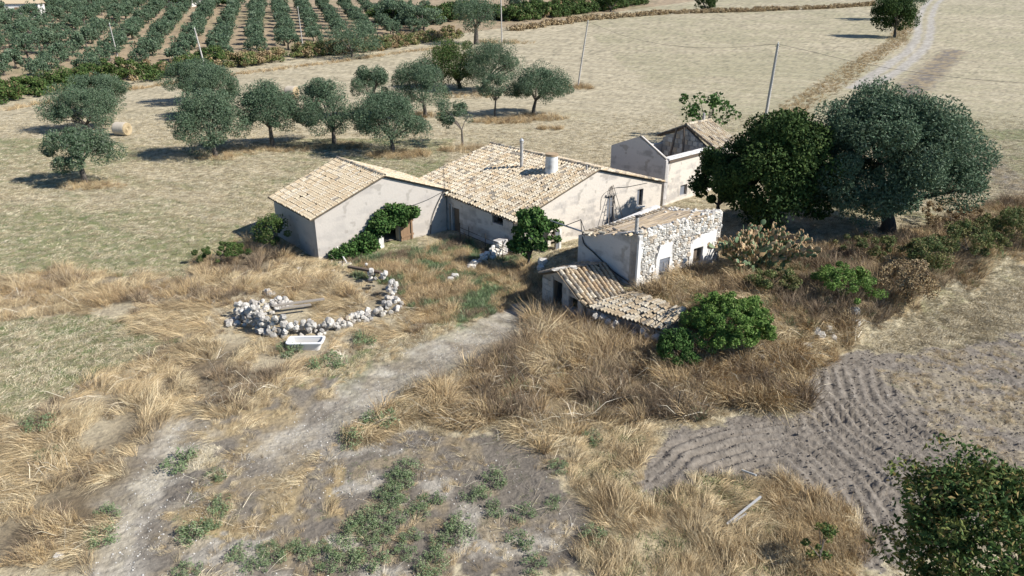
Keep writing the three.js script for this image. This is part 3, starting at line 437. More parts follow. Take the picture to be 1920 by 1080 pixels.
// ---------------------------------------------------------------- low tiled shed below the terrace
{
  const h = thing('tiled_shed', 'low concrete block shed with mossy barrel tiles beneath stone cottage', 'shed');
  const o = [1.56, -33.5], w = [0.581, 0.814], d = [0.814, -0.581];
  const pt = (s, t) => [o[0] + w[0] * s + d[0] * t, o[1] + w[1] * s + d[1] * t];
  const Wd = 3.1, D = 2.9, R = rng(51), out = [[0, -0.8], [Wd, -0.8], [Wd, 1.12], [1.33, 2.1], [0, 1.5]], holes = [[0.86, -0.6, 1.56, 1.55], [2.1, 0.5, 2.75, 1.1]];
  const fw = wall(h, 'wall', pt(0, 0), pt(Wd, 0), out, holes, mortar, 0.25);
  for (let r = 0; r < 9; r++) for (let c = -1; c < 8; c++) { const s0 = Math.max(0.01, c * 0.46 + (r % 2) * 0.23), s1 = Math.min(Wd - 0.01, c * 0.46 + (r % 2) * 0.23 + 0.445), y = -0.7 + r * 0.3, top = (s) => (s < 1.33 ? lerp(1.5, 2.1, s / 1.33) : lerp(2.1, 1.12, (s - 1.33) / 1.77)); if (s1 - s0 < 0.1 || y + 0.29 > Math.min(top(s0), top(s1))) continue; const hits = holes.find(([a, b, e, f]) => s1 > a && s0 < e && y + 0.28 > b && y < f); let A = s0, B = s1; if (hits) { if (s0 < hits[0] - 0.08) B = Math.min(B, hits[0]); else if (s1 > hits[2] + 0.08) A = Math.max(A, hits[2]); else continue; } mesh('block', boxG(B - A, 0.285, 0.03, (A + B) / 2, y + 0.143, 0.013 + R() * 0.008), R() < 0.7 ? blockMat : darkStone[Math.floor(R() * 3)], fw); }
  wall(h, 'wall', pt(0, D), pt(0, 0), [[0, -0.8], [D - 0.26, -0.8], [D - 0.26, 1.5], [0, 1.4]], [], plasterC, 0.25);
  wall(h, 'wall', pt(Wd, 0), pt(Wd, D), [[0.26, -0.8], [D, -0.8], [D, 1.0], [0.26, 1.12]], [], plasterC, 0.25);
  const roof = new THREE.Group(); roof.name = 'roof'; h.add(roof);
  const rF = P3(pt(1.33, -0.14), 2.14), rB = P3(pt(1.5, D - 0.03), 1.85), lF = P3(pt(-0.15, -0.14), 1.5), lB = P3(pt(-0.15, D - 0.03), 1.42), gF = P3(pt(Wd + 0.15, -0.12), 1.06), gB = P3([5.69,-31.33], 0.98);
  slab(roof, 'roof_deck', [gF, gB, rB, rF], 0.05, timber); slab(roof, 'roof_deck', [lB, lF, rF, rB], 0.05, timber);
  const list = []; const T = { seed: 52, pitch: 0.215, expo: 0.34, tones: [0, 2, 4, 4, 3, 5], mess: 0.14, slip: 0.05, lichen: 0.14 };
  const g1 = layTiles(list, gF, gB, rF, rB, T), g2 = layTiles(list, lB, lF, rB, rF, { ...T, seed: 53 });
  mesh('gutter_tiles', g1.geo(), gutterMat, roof, 'stuff'); mesh('gutter_tiles', g2.geo(), gutterMat, roof, 'stuff'); placeTiles(roof, list, 300);
  const rl = mesh('ridge_stone', stoneGeo(5, 0.9, 0.16, 0.2), stoneTones[3], roof); rl.position.copy(rF).add(V(0.1, 0.12, -0.1)); rl.rotation.y = 0.4; const r2 = mesh('ridge_stone', stoneGeo(6, 0.5, 0.2, 0.3), stoneTones[1], roof); r2.position.copy(rF.clone().lerp(rB, 0.3)).add(V(0, 0.12, 0));
  onWall(h, 'door_jamb', pt(0, 0), pt(Wd, 0), boxG(0.05, 2.1, 0.2, 0.885, 0.5, -0.12), woodDark);
}
{
  const h = thing('lean_to', 'lower broken lean-to roof of pale barrel tiles beside green bush', 'lean-to');
  const A = P3([3.49,-30.97], 0.92), B = P3([6.76,-28.29], 0.9), Cc = P3([7.68,-28.96], 1.6), Dd = P3([5.77,-31.22], 1.5), R = rng(61);
  const roof = new THREE.Group(); roof.name = 'roof'; h.add(roof);
  slab(roof, 'roof_deck', [A, B, Cc, Dd], 0.06, timber);
  // rows run from the low left-hand verge up to the bank
  const list = []; const g = layTiles(list, A, B, Dd, Cc, { seed: 62, pitch: 0.2, expo: 0.36, tones: [3, 1, 0, 0, 3, 2], mess: 0.12, slip: 0.08, lichen: 0.04, skip: (s, t, q) => q() < 0.05 });
  mesh('gutter_tiles', g.geo(), gutterMat, roof, 'stuff'); placeTiles(roof, list, 300);
  const side = (p, q) => wall(h, 'wall', [p.x, p.z], [q.x, q.z], [[0.05, -0.6], [dist([p.x, p.z], [q.x, q.z]) - 0.05, -0.6], [dist([p.x, p.z], [q.x, q.z]) - 0.05, q.y - 0.08], [0.05, p.y - 0.08]], [], mortar, 0.3);
  side(A, B); side(B, Cc);
  for (let i = 0; i < 16; i++) { const o = mesh('stone', stoneGeo(620 + i, 0.35, 0.26, 0.3), stoneTones[Math.floor(R() * 5)], h); const k = R(); const p = A.clone().lerp(B, k); o.position.set(p.x + (R() - 0.5) * 0.2, 0.1 + R() * 0.7, p.z + 0.15 + R() * 0.2); o.rotation.set(R() * 3, R() * 3, 0); }
}
// ---------------------------------------------------------------- vegetation
const leafMat = (extra = {}) => new THREE.MeshPhysicalMaterial({ vertexColors: true, roughness: 0.8, metalness: 0, transmission: 0.2, thickness: 0, specularIntensity: 0.25, ...extra });
const LEAF = leafMat(), DRYLEAF = new THREE.MeshStandardMaterial({ vertexColors: true, roughness: 1 });
const barkTex = dataTex(256, (u, v) => { const n = fbm(u * 30, v * 6, 4, 30); return 0.45 + 0.6 * n; }, 0.8);
const bark = mat(0.16, 0.135, 0.11, 1, { map: barkTex, bumpMap: barkTex, bumpScale: 0.03 }), barkDark = mat(0.09, 0.075, 0.06, 1, { map: barkTex });
const PAL = {
  olive: [[0.1, 0.15, 0.085], [0.08, 0.125, 0.07], [0.13, 0.18, 0.105], [0.18, 0.225, 0.15]],
  oliveYoung: [[0.1, 0.15, 0.085], [0.08, 0.125, 0.065], [0.13, 0.17, 0.1], [0.19, 0.22, 0.16]],
  dark: [[0.04, 0.075, 0.02], [0.03, 0.06, 0.016], [0.06, 0.1, 0.025], [0.085, 0.12, 0.03]],
  fig: [[0.06, 0.125, 0.03], [0.045, 0.1, 0.025], [0.085, 0.16, 0.04], [0.11, 0.17, 0.05]],
  bush: [[0.13, 0.22, 0.05], [0.1, 0.18, 0.04], [0.165, 0.255, 0.06], [0.2, 0.27, 0.085]],
  hedge: [[0.07, 0.115, 0.03], [0.05, 0.09, 0.025], [0.1, 0.15, 0.04], [0.15, 0.14, 0.06]],
  scrub: [[0.15, 0.18, 0.06], [0.21, 0.2, 0.08], [0.1, 0.14, 0.05], [0.3, 0.24, 0.12]],
  dry: [[0.34, 0.25, 0.13], [0.27, 0.19, 0.1], [0.4, 0.31, 0.18], [0.2, 0.145, 0.09]],
  weed: [[0.17, 0.235, 0.11], [0.14, 0.2, 0.09], [0.22, 0.27, 0.14], [0.27, 0.3, 0.18]],
  almond: [[0.08, 0.13, 0.035], [0.06, 0.105, 0.03], [0.14, 0.16, 0.045], [0.27, 0.2, 0.08]],
  pine: [[0.045, 0.085, 0.03], [0.035, 0.07, 0.025], [0.065, 0.11, 0.04], [0.08, 0.12, 0.045]],
};
// a cloud of leaves: each leaf a folded blade of its own
class Leaves {
  constructor(seed) { this.R = rng(seed); this.p = []; this.c = []; }
  leaf(c, d, l, w, col, face) {
    const R = this.R, s = (face ?? V(R() - 0.5, R() - 0.5, R() - 0.5)).clone().cross(d).normalize(), n = d.clone().cross(s); const b = c.clone().addScaledVector(d, -l / 2), t = c.clone().addScaledVector(d, l / 2).addScaledVector(n, l * 0.12), m = c.clone().addScaledVector(n, -l * 0.05);
    const L = m.clone().addScaledVector(s, w / 2), Q = m.clone().addScaledVector(s, -w / 2);
    for (const v of [b, L, t, b, t, Q]) this.p.push(v.x, v.y, v.z); const k = 0.8 + 0.4 * R(); for (let i = 0; i < 6; i++) this.c.push(col[0] * k, col[1] * k, col[2] * k);
  }
  rdir() { const R = this.R, z = R() * 2 - 1, a = R() * Math.PI * 2, r = Math.sqrt(1 - z * z); return V(r * Math.cos(a), z, r * Math.sin(a)); }
  clump(c, r, n, l, w, pal, up = 0.15, flat = 0.85) {
    const R = this.R; const base = pal[Math.floor(R() * 3)];
    for (let i = 0; i < n; i++) { const d = this.rdir(), k = 0.45 + 0.55 * Math.sqrt(R()); const p = c.clone().add(V(d.x * r * k, d.y * r * flat * k, d.z * r * k)); const face = d.clone().multiplyScalar(0.85).add(this.rdir()).add(V(0, up, 0)).normalize(), o = this.rdir().cross(face).addScaledVector(d, 0.35).normalize(); const cc = R() < 0.12 ? pal[3] : R() < 0.6 ? base : pal[Math.floor(R() * 3)]; this.leaf(p, o, l * (0.7 + 0.6 * R()), w * (0.7 + 0.6 * R()), cc, face); }
  }
  geo() { const g = new THREE.BufferGeometry(); g.setAttribute('position', new THREE.Float32BufferAttribute(this.p, 3)); g.setAttribute('color', new THREE.Float32BufferAttribute(this.c, 3)); g.computeVertexNormals(); return g; }
}
function crownTree(o) { // o: R, top, bot, dx, dz, clumps, n, leaf:[l,w], pal, trunkR
  const L = new Leaves(o.seed), R = L.R, cy = (o.top + o.bot) / 2, ry = (o.top - o.bot) / 2, cx = o.dx ?? 0, cz = o.dz ?? 0, limbs = [];
  const fork = V(cx * 0.25 + (R() - 0.5) * 0.2, Math.max(0.35, o.bot + ry * 0.25), cz * 0.25 + (R() - 0.5) * 0.2), tr = o.trunkR ?? o.R * 0.055;
  limbs.push(limb([V(0, -0.3, 0), V(fork.x * 0.2 + (R() - 0.5) * 0.1, fork.y * 0.45, fork.z * 0.2), fork], tr * 1.35, tr * 0.8, 8, 0.25, R));
  const cl = [];
  for (let i = 0; i < o.clumps; i++) { const d = L.rdir(); if (d.y < -0.55 && R() < 0.7) d.y *= -1; const k = 0.45 + 0.46 * Math.sqrt(R()) + (R() < 0.18 ? 0.16 : 0); const c = V(cx + d.x * o.R * k, cy + d.y * ry * k * (d.y < 0 ? 0.9 : 1), cz + d.z * o.R * (o.deep ?? 1) * k); if (o.cut && o.cut((c.x - cx) / o.R, (c.y - cy) / ry)) continue; const r = Math.min(o.R, ry * 1.3) * (0.15 + 0.26 * R()) * (o.lump ?? 1); cl.push([c, r]); L.clump(c, r, Math.round(o.n * (0.6 + 0.8 * R())), o.leaf[0], o.leaf[1], o.pal, o.up ?? 0.15, o.flat ?? 0.85); }
  const nb = o.boughs ?? 6; for (let i = 0; i < nb; i++) { const [c] = cl[Math.floor(i * cl.length / nb)]; const m = fork.clone().lerp(c, 0.5).add(V((R() - 0.5) * 0.3 * o.R * 0.4, R() * 0.15 * o.R, (R() - 0.5) * 0.3 * o.R * 0.4)); limbs.push(limb([fork, m, c], tr * 0.62, tr * 0.14, 5, 0.15, R)); }
  return { trunk: merge(limbs), crown: L.geo() };
}
function plantTree(name, label, cat, [x, z, R, top, bot, dx], o, group) {
  const g = crownTree({ R, top, bot: Math.max(bot, 0.15), dx, ...o }); const t = thing(name, label, cat, x, H(x, z), z, 0, group);
  mesh('trunk', g.trunk, o.bark ?? bark, t); mesh('crown', g.crown, o.mat ?? LEAF, t); return t;
}
const OL = { leaf: [0.19, 0.075], pal: PAL.olive, clumps: 56, n: 390, boughs: 7, trunkR: 0.2, lump: 1.2 };
const FIELD_OLIVES = 'olive trees scattered in the stubble field';
[
  [[-34.68,-57.01,2.73,4.31,1.10,-0.09], 'rounded olive tree standing apart in field with dry grass at foot', { pal: PAL.oliveYoung, clumps: 40 }],
  [[-46.26,-79.05,3.50,4.65,-0.06,-0.39], 'broad olive tree beside the round hay bale in open stubble', {}],
  [[-49.80,-89.50,3.34,4.49,0.84,-0.65], 'olive tree just behind the broad olive by the hay bale', {}],
  [[-27.66,-66.49,2.92,5.73,0.45,-0.16], 'full olive tree with forked low trunk, at end of olive row', {}],
  [[-42.84,-96.76,3.28,5.20,1.51,1.06], 'olive tree with bare trunk foot closest to bramble hedge', {}],
  [[-35.42,-86.48,2.67,5.86,1.37,0.73], 'olive tree wedged between the hedge olive and end olive', {}],
  [[-23.42,-70.22,2.80,6.00,1.46,-0.05], 'olive tree in front of hay bale, second in its row', {}],
  [[-17.79,-71.72,3.07,6.30,0.64,-0.43], 'spreading olive tree with pale bare branches beneath its crown', { clumps: 46 }],
  [[-11.29,-67.64,3.34,5.57,0.86,-0.34], 'widest olive tree with leaning trunk directly behind the barn', { clumps: 60 }],
  [[-16.71,-86.55,2.48,5.50,1.87,0.35], 'small olive tree half hidden behind the leaning olive', { clumps: 34 }],
  [[-10.47,-87.61,3.57,6.10,1.07,-0.24], 'olive tree with thin forked trunk over tan grass', {}],
  [[-4.90,-71.49,2.05,4.68,1.11,-0.69], 'slender young olive tree with curved stem behind farmhouse roof', { clumps: 22, n: 190, trunkR: 0.1, pal: PAL.oliveYoung, lump: 1.1 }],
  [[-2.06,-87.97,2.19,5.28,1.39,0.29], 'small upright olive tree with swaying thin trunk', { clumps: 26, n: 230, trunkR: 0.11 }],
  [[2.60,-88.69,3.38,5.68,1.21,0.87], 'lopsided olive tree at outer end of grove near power pole', {}],
  [[-7.74,-109.29,4.38,6.59,0.08,-0.65], 'large bright green broad tree in middle of the olive grove', { pal: PAL.hedge, clumps: 56, n: 300, leaf: [0.24, 0.11], bark: barkDark, trunkR: 0.3 }],
  [[-4.24,-106.45,3.93,6.44,0.30,1.29], 'large dark olive tree touching the bright green tree', { clumps: 56, bark: barkDark, trunkR: 0.3 }],
  [[-7.99,-169.01,4.77,9.84,2.36,-0.48], 'tall olive tree with thick trunk at hedge gap below power pole', { clumps: 60, n: 130, leaf: [0.34, 0.14], trunkR: 0.45 }],
  [[-30.89,-144.87,5.72,6.19,-0.00,0.53], 'bushy spreading tree growing out of dry hedge', { clumps: 60, n: 130, leaf: [0.3, 0.13] }],
].forEach(([T, label, o], i) => plantTree('olive_tree', label, 'tree', T, { ...OL, ...o, seed: 100 + i }, FIELD_OLIVES));
// orchard: rows of trees on the rising ground beyond the hedge
{
  const protos = [0, 1, 2, 3, 4].map((k) => { const g = crownTree({ ...OL, seed: 300 + k, R: 1.75 + 0.12 * k, top: 3.4 + 0.2 * (k % 3), bot: 0.7, dx: 0, clumps: 22, n: 60, leaf: [0.38, 0.18], boughs: 3, trunkR: 0.16 }); return g; });
  const r = [-0.297, -0.955], p = [0.955, -0.297], R = rng(9), spots = [], o0 = [-49.14,-144.19];
  for (let i = -22; i < 14; i++) for (let j = -14; j < 30; j++) { const x = o0[0] + p[0] * i * 6.1 + r[0] * j * 6.6 + (R() - 0.5) * 0.9, z = o0[1] + p[1] * i * 6.1 + r[1] * j * 6.6 + (R() - 0.5) * 0.9; const hs = hedgeSide(x, z), q = x / -z; if (hs < 5 || hs > 118 || q < -0.8 || q > -0.11 || R() < 0.03) continue; const zc = z, xt = x; if (z < -235) continue; spots.push([x, z, Math.hypot(x, z), i, j]); }
  spots.sort((a, b) => a[2] - b[2]); console.log('orchard', spots.length);
  const src = protos.map((g, k) => { const t = new THREE.Group(); t.name = 'orchard_olive'; tag(t, 'olive tree planted in the straight orchard rows beyond the bramble hedge', 'tree', 'orchard olives in rows'); mesh('trunk', g.trunk, bark, t); mesh('crown', g.crown, LEAF, t); return t; });
  const ORD = ['first', 'second', 'third', 'fourth', 'fifth', 'sixth', 'seventh', 'eighth', 'ninth', 'tenth', 'eleventh', 'twelfth', 'thirteenth', 'fourteenth', 'fifteenth', 'sixteenth', 'seventeenth', 'eighteenth', 'nineteenth', 'twentieth'], ord = (n) => ORD[n] ?? (n < 29 ? 'twenty-' + ORD[n - 20] : n === 29 ? 'thirtieth' : 'thirty-' + ORD[n - 30]);
  const rows = [...new Set(spots.map((s) => s[3]))].sort((a, b) => b - a), up = new Map(); for (const i of rows) spots.filter((s) => s[3] === i).sort((a, b) => a[4] - b[4]).forEach((s, k) => up.set(s, k));
  spots.slice(0, 300).forEach((s) => { const [x, z] = s; copyOf(src[Math.floor(R() * 5)], x, H(x, z), z, R() * 6.28, 0.85 + R() * 0.3, `orchard olive, ${ord(up.get(s))} up from the hedge in ${ord(rows.indexOf(s[3]))} row from the hedge gap`); });
  const rest = spots.slice(300); if (rest.length) { const im = new THREE.InstancedMesh(protos[1].crown, LEAF, rest.length); im.name = 'distant_orchard'; rest.forEach(([x, z], i) => im.setMatrixAt(i, new THREE.Matrix4().compose(V(x, H(x, z), z), new THREE.Quaternion().setFromAxisAngle(V(0, 1, 0), i), V(1, 1, 1)))); im.castShadow = im.receiveShadow = true; tag(im, 'far olive crowns at the top of the orchard', 'orchard', null, 'stuff'); scene.add(im); }
}
// big trees beside the cottage
plantTree('broadleaf_tree', 'dark green dense broadleaf tree shading the ruin and cottage', 'tree', [15.58,-41.42,3.59,6.99,-0.41,-0.40], { seed: 401, pal: PAL.dark, clumps: 130, n: 480, leaf: [0.2, 0.12], trunkR: 0.28, boughs: 12, lump: 0.85, deep: 0.8, cut: (x, y) => y - 1.1 * x > 0.85, bark: barkDark, up: 0.4 });
plantTree('olive_tree', 'huge silvery olive tree beyond the dark broadleaf tree', 'tree', [22.59,-41.02,4.77,8.11,-0.61,-1.09], { seed: 402, pal: PAL.olive, clumps: 120, n: 820, leaf: [0.2, 0.08], trunkR: 0.4, boughs: 12, lump: 0.8, bark: barkDark, up: 0.3, deep: 0.85 });
plantTree('fig_tree', 'leggy fig tree rising behind the roofless ruin', 'tree', [19.99,-74.38,3.37,4.84,0.66,-0.24], { seed: 403, pal: PAL.fig, clumps: 24, n: 42, leaf: [0.32, 0.24], trunkR: 0.1, boughs: 14, lump: 0.9 });
plantTree('fig_tree', 'leafy fig tree against the farmhouse corner over the horizontal pipe', 'tree', [0.97,-37.91,1.09,3.64,-0.20,0.04], { seed: 404, deep: 0.7, lump: 0.95, cut: (x, y) => (x > 0.1 && y < -0.35) || (x < -0.45 && y > 0.3), pal: PAL.fig, clumps: 80, n: 75, leaf: [0.2, 0.16], trunkR: 0.09, boughs: 9 });
plantTree('fig_tree', 'low fig shoots spilling under the horizontal pipe by the alley', 'tree', [2.59,-41.03,0.81,2.10,0.62,-0.13], { seed: 405, pal: PAL.fig, clumps: 14, n: 55, leaf: [0.2, 0.15], trunkR: 0.05, boughs: 5 });
plantTree('broadleaf_tree', 'dark glossy tree standing alone beside the white dirt road', 'tree', [93.45,-185.29,5.08,9.42,0.98,-0.58], { seed: 406, pal: PAL.dark, clumps: 80, n: 150, leaf: [0.4, 0.26], trunkR: 0.3, up: 0.5, flat: 1 });
plantTree('broadleaf_tree', 'bluish crowned tree just behind the dark roadside tree', 'tree', [122.83,-238.06,7.05,12.63,2.79,-2.93], { seed: 407, pal: PAL.olive, clumps: 60, n: 130, leaf: [0.5, 0.25], trunkR: 0.3 });
plantTree('almond_tree', 'small almond tree with yellowing leaves beside the ploughed furrows', 'tree', [10.75,-11.10,1.72,6.23,3.48,-1.39], { seed: 408, pal: PAL.almond, clumps: 110, n: 150, leaf: [0.13, 0.065], trunkR: 0.07, boughs: 12, lump: 0.85, bark: barkDark });
// bushes
plantTree('broadleaf_tree', 'low dark leafy tree squeezed between ruin wall and cactus', 'tree', [13.19,-44.25,1.63,3.86,-0.65,-0.10], { seed: 409, pal: PAL.dark, clumps: 40, n: 300, leaf: [0.2, 0.12], trunkR: 0.12, boughs: 6, bark: barkDark, up: 0.4 });
const BUSH = { leaf: [0.13, 0.06], pal: PAL.bush, trunkR: 0.04, boughs: 5, lump: 1 };
[
  [[9.42,-27.62,2.02,2.07,-0.18,-0.13], 'big bright green bush below the stone cottage wall', { clumps: 190, n: 120, flat: 0.8, lump: 0.6 }],
  [[6.92,-26.50,0.85,1.61,-0.05,-0.03], 'small dark green bush at the lean-to roof corner', { clumps: 34, n: 150, pal: PAL.fig }],
  [[15.32,-30.89,1.66,1.48,-0.05,0.22], 'green leafy bush among dry weeds on the terrace bank', { clumps: 40, n: 130 }],
  [[18.89,-31.81,1.51,1.83,-0.08,-0.10], 'brown dried bush on terrace bank beside the field', { clumps: 50, n: 140, pal: PAL.dry, mat: DRYLEAF }],
  [[21.45,-34.65,1.38,1.61,-0.15,-0.03], 'olive green scrubby bush halfway along the terrace bank', { clumps: 46, n: 140, pal: PAL.scrub }],
  [[24.83,-36.63,1.74,1.67,-0.16,-0.05], 'grey green bramble mound on the terrace bank', { clumps: 50, n: 140, pal: PAL.scrub }],
  [[28.54,-38.81,1.83,1.90,-0.49,-0.04], 'yellow green scrub at far end of the terrace bank', { clumps: 50, n: 140, pal: PAL.scrub }],
  [[19.74,-36.63,1.89,1.07,-0.31,-0.22], 'dry thorny scrub under the huge silvery olive', { clumps: 40, n: 110, pal: PAL.scrub }],
  [[27.33,-41.74,2.11,1.35,-0.00,-0.33], 'dark dry bramble beside the huge silvery olive', { clumps: 40, n: 120, pal: PAL.dry, mat: DRYLEAF }],
  [[12.62,-31.84,1.29,1.24,-0.00,-0.09], 'low green brown bush at the cactus foot', { clumps: 30, n: 110, pal: PAL.scrub }],
  [[-16.89,-38.94,1.49,1.02,-0.07,0.11], 'dark green bramble mound at the barn rear corner', { clumps: 30, n: 130, pal: PAL.hedge }],
  [[-14.59,-41.02,1.09,2.10,-0.35,0.17], 'shaded bramble thicket against the barn side wall', { clumps: 30, n: 130, pal: PAL.hedge }],
  [[12.09,-15.32,1.19,0.48,-0.49,-0.07], 'spindly yellow green shrub among golden grass hump', { clumps: 0, n: 60 }],
].forEach(([T, label, o], i) => { if (!o.clumps) return; plantTree('bush', label, 'bush', T, { ...BUSH, ...o, seed: 500 + i }); });
plantTree('bush', 'thin yellow green shrub growing from the golden grass hump', 'bush', [8.64,-15.42,0.48,1.59,-0.00,-0.18], { ...BUSH, seed: 540, clumps: 12, n: 50, leaf: [0.1, 0.05], pal: PAL.almond });
// vine over the barn doorway
{
  const t = thing('climbing_vine', 'thick green vine climbing over the barn doorway', 'vine', -11.285, 0, -39.268, 0.688); const L = new Leaves(410), R = L.R;
  const add = (s, y, z, r, n) => L.clump(V(s, y, z), r, n, 0.17, 0.13, PAL.fig, 0.3, 0.9);
  for (let i = 0; i < 85; i++) { const k = R(); const s = 0.8 + k * 3.4, top = lerp(0.35, 2.0, Math.pow(k, 0.9)); add(s, s > 3.45 ? 1.2 + R() * 0.7 : R() * top, 0.25 + R() * lerp(0.5, 0.9, k), 0.28 + R() * 0.16, 70); }
  for (let i = 0; i < 70; i++) { const a = R(); const s = 3.5 + a * 3.05; const lo = a < 0.12 ? 0.9 : 1.35 + (a > 0.8 ? 0.3 : 0), hi = 2.1 + 0.45 * Math.sin(Math.PI * clamp(a * 1.05)); add(s, lerp(lo, hi, R()), 0.15 + R() * 0.65, 0.24 + R() * 0.16, 70); }
  mesh('foliage', L.geo(), LEAF, t); const st = []; for (let i = 0; i < 6; i++) { const s = 2.2 + R() * 2; st.push(limb([V(s, -0.2, 0.3), V(s + 0.3, 0.9, 0.2), V(s + 0.9 + R(), 2.1, 0.25)], 0.035, 0.015, 5)); } mesh('stem', merge(st), barkDark, t);
}
// prickly pear
{
  const T = [12.56,-34.28,2.15,3.80,0.06,-0.12]; const t = thing('prickly_pear', 'sprawling prickly pear cactus with withered tan pads by cottage end', 'cactus', T[0], H(T[0], T[1]), T[1]); const R = rng(420);
  const padG = [0, 1, 2].map((k) => { const g = new THREE.SphereGeometry(0.5, 10, 7); const p = g.attributes.position; for (let i = 0; i < p.count; i++) { const y = p.getY(i) + 0.5; const w = lerp(0.55, 1.05, ss(0, 0.7, y)); p.setXYZ(i, p.getX(i) * 0.72 * w, y, p.getZ(i) * 0.13); } g.computeVertexNormals(); return g; });
  const tones = [mat(0.11, 0.165, 0.07, 0.6), mat(0.085, 0.13, 0.06, 0.6), mat(0.15, 0.2, 0.1, 0.6), mat(0.36, 0.25, 0.13, 0.9), mat(0.42, 0.31, 0.18, 0.9), mat(0.28, 0.18, 0.1, 0.9)]; const fruit = new MB(); let n = 0; const pads = [];
  const grow = (p, d, s, lvl) => { if (n >= 800) return; n++; const k = lvl < 2 ? Math.floor(R() * 2) : R() < 0.33 ? 3 + Math.floor(R() * 3) : Math.floor(R() * 3); const o = mesh('pad', padG[0], tones[k], null); const x = V(R() - 0.5, (R() - 0.5) * 0.3, R() - 0.5).cross(d).normalize(), z = x.clone().cross(d); o.applyMatrix4(new THREE.Matrix4().makeBasis(x, d, z).scale(V(s, s, s)).setPosition(p)); pads.push(o); const tip = p.clone().addScaledVector(d, s * 0.94);
    if (lvl >= 2 && R() < 0.75) for (let i = 0; i < 3; i++) { const q = R() < 0.6 ? [0.38, 0.24, 0.12] : [0.42, 0.31, 0.18]; fruit.col = q; const a = (R() - 0.5) * 1.6; const c = p.clone().addScaledVector(d, s * (0.55 + 0.42 * Math.cos(a))).addScaledVector(x, s * 0.36 * Math.sin(a)); fruit.add(new THREE.IcosahedronGeometry(0.055, 0).scale(0.8, 1.3, 0.8), new THREE.Matrix4().setPosition(c)); }
    if (lvl < 6) { const m = lvl < 3 ? 2 + (R() < 0.35) : R() < 0.75 ? 1 + (R() < 0.5) : 0; for (let i = 0; i < m; i++) { const out = V(tip.x, 0, tip.z).normalize(); const dd = d.clone().add(V(R() - 0.5, (R() - 0.35) * 0.7, R() - 0.5).multiplyScalar(1.3)).addScaledVector(out, 0.25); if (dd.y < -0.15) dd.y = 0.1; grow(tip, dd.normalize(), s * (0.86 + R() * 0.18), lvl + 1); } } };
  for (let i = 0; i < 30; i++) { const a = R() * 6.28, rr = Math.sqrt(R()) * T[2] * 0.62; grow(V(Math.cos(a) * rr + T[5] * 0.5, -0.05, Math.sin(a) * rr * 0.7), V((R() - 0.5) * 0.7, 1, (R() - 0.5) * 0.7).normalize(), 0.42, 0); }
  pads.sort((a, b) => b.position.z + b.position.y - a.position.z - a.position.y); pads.slice(0, 300).forEach((o) => t.add(o)); { const mb = new MB(); for (const o of pads.slice(300)) { o.updateMatrix(); const c = o.material.color; mb.col = [c.r, c.g, c.b]; mb.add(o.geometry, o.matrix); } if (pads.length > 300) mesh('inner_pads', mb.geo(), new THREE.MeshStandardMaterial({ vertexColors: true, roughness: 0.7 }), t, 'stuff'); }
  mesh('fruits', fruit.geo(), new THREE.MeshStandardMaterial({ vertexColors: true, roughness: 0.8 }), t, 'stuff'); console.log('pads', n);
}
// hedges: leaf masses along a line on the plan
function hedge(name, label, P, o) {
  const t = thing(name, label, 'hedge'); const L = new Leaves(o.seed), R = L.R; let len = 0; for (let i = 2; i < P.length; i += 2) len += Math.hypot(P[i] - P[i - 2], P[i + 1] - P[i - 1]);
  const n = Math.round(len * o.per); for (let k = 0; k < n; k++) { let d = R() * len, i = 2; for (; i < P.length - 2; i += 2) { const s = Math.hypot(P[i] - P[i - 2], P[i + 1] - P[i - 1]); if (d < s) break; d -= s; } const s = Math.hypot(P[i] - P[i - 2], P[i + 1] - P[i - 1]), f = d / s, a = R() * 6.28, rr = Math.sqrt(R()) * o.w; const x = lerp(P[i - 2], P[i], f) + Math.cos(a) * rr, z = lerp(P[i - 1], P[i + 1], f) + Math.sin(a) * rr; const hh = o.h * (0.5 + 0.9 * fbm(x * 0.13, z * 0.13, 3)) * Math.sqrt(1 - 0.8 * (rr / o.w) ** 2); const pal = R() < (o.dry ?? 0.1) ? PAL.dry : o.pal; L.clump(V(x, H(x, z) + hh * (0.25 + 0.7 * R()), z), (0.5 + 0.5 * R()) * o.clump, o.n, o.leaf[0], o.leaf[1], pal, 0.4, 0.75); }
  mesh('foliage', L.geo(), o.pal === PAL.dry ? DRYLEAF : LEAF, t); const st = []; for (let k = 0; k < Math.min(40, len / 5); k++) { const i = 2 + 2 * Math.floor(R() * (P.length / 2 - 1)), f = R(); const x = lerp(P[i - 2], P[i], f), z = lerp(P[i - 1], P[i + 1], f), y = H(x, z); st.push(limb([V(x, y - 0.2, z), V(x + R() - 0.5, y + o.h * 0.7, z + R() - 0.5)], 0.06, 0.02, 5)); } mesh('stem', merge(st), barkDark, t); return t;
}
hedge('bramble_hedge', 'long green bramble hedge dividing stubble field from olive orchard', [-69.41,-93.29,-68.51,-98.19,-64.55,-107.68,-58.21,-115.63,-54.80,-121.29,-50.14,-129.99], { seed: 601, per: 9, w: 3.2, h: 3.2, n: 75, leaf: [0.36, 0.2], pal: PAL.hedge, clump: 0.9, dry: 0.05 });
hedge('bramble_hedge', 'browning dry hedge between orchard and field below thin poles', [-48.88,-129.03,-43.68,-139.47,-37.58,-147.04,-28.67,-155.72,-22.60,-168.56,-13.50,-182.81], { seed: 602, per: 8, w: 2.4, h: 2.6, n: 70, leaf: [0.4, 0.2], pal: PAL.scrub, clump: 0.9, dry: 0.35 });
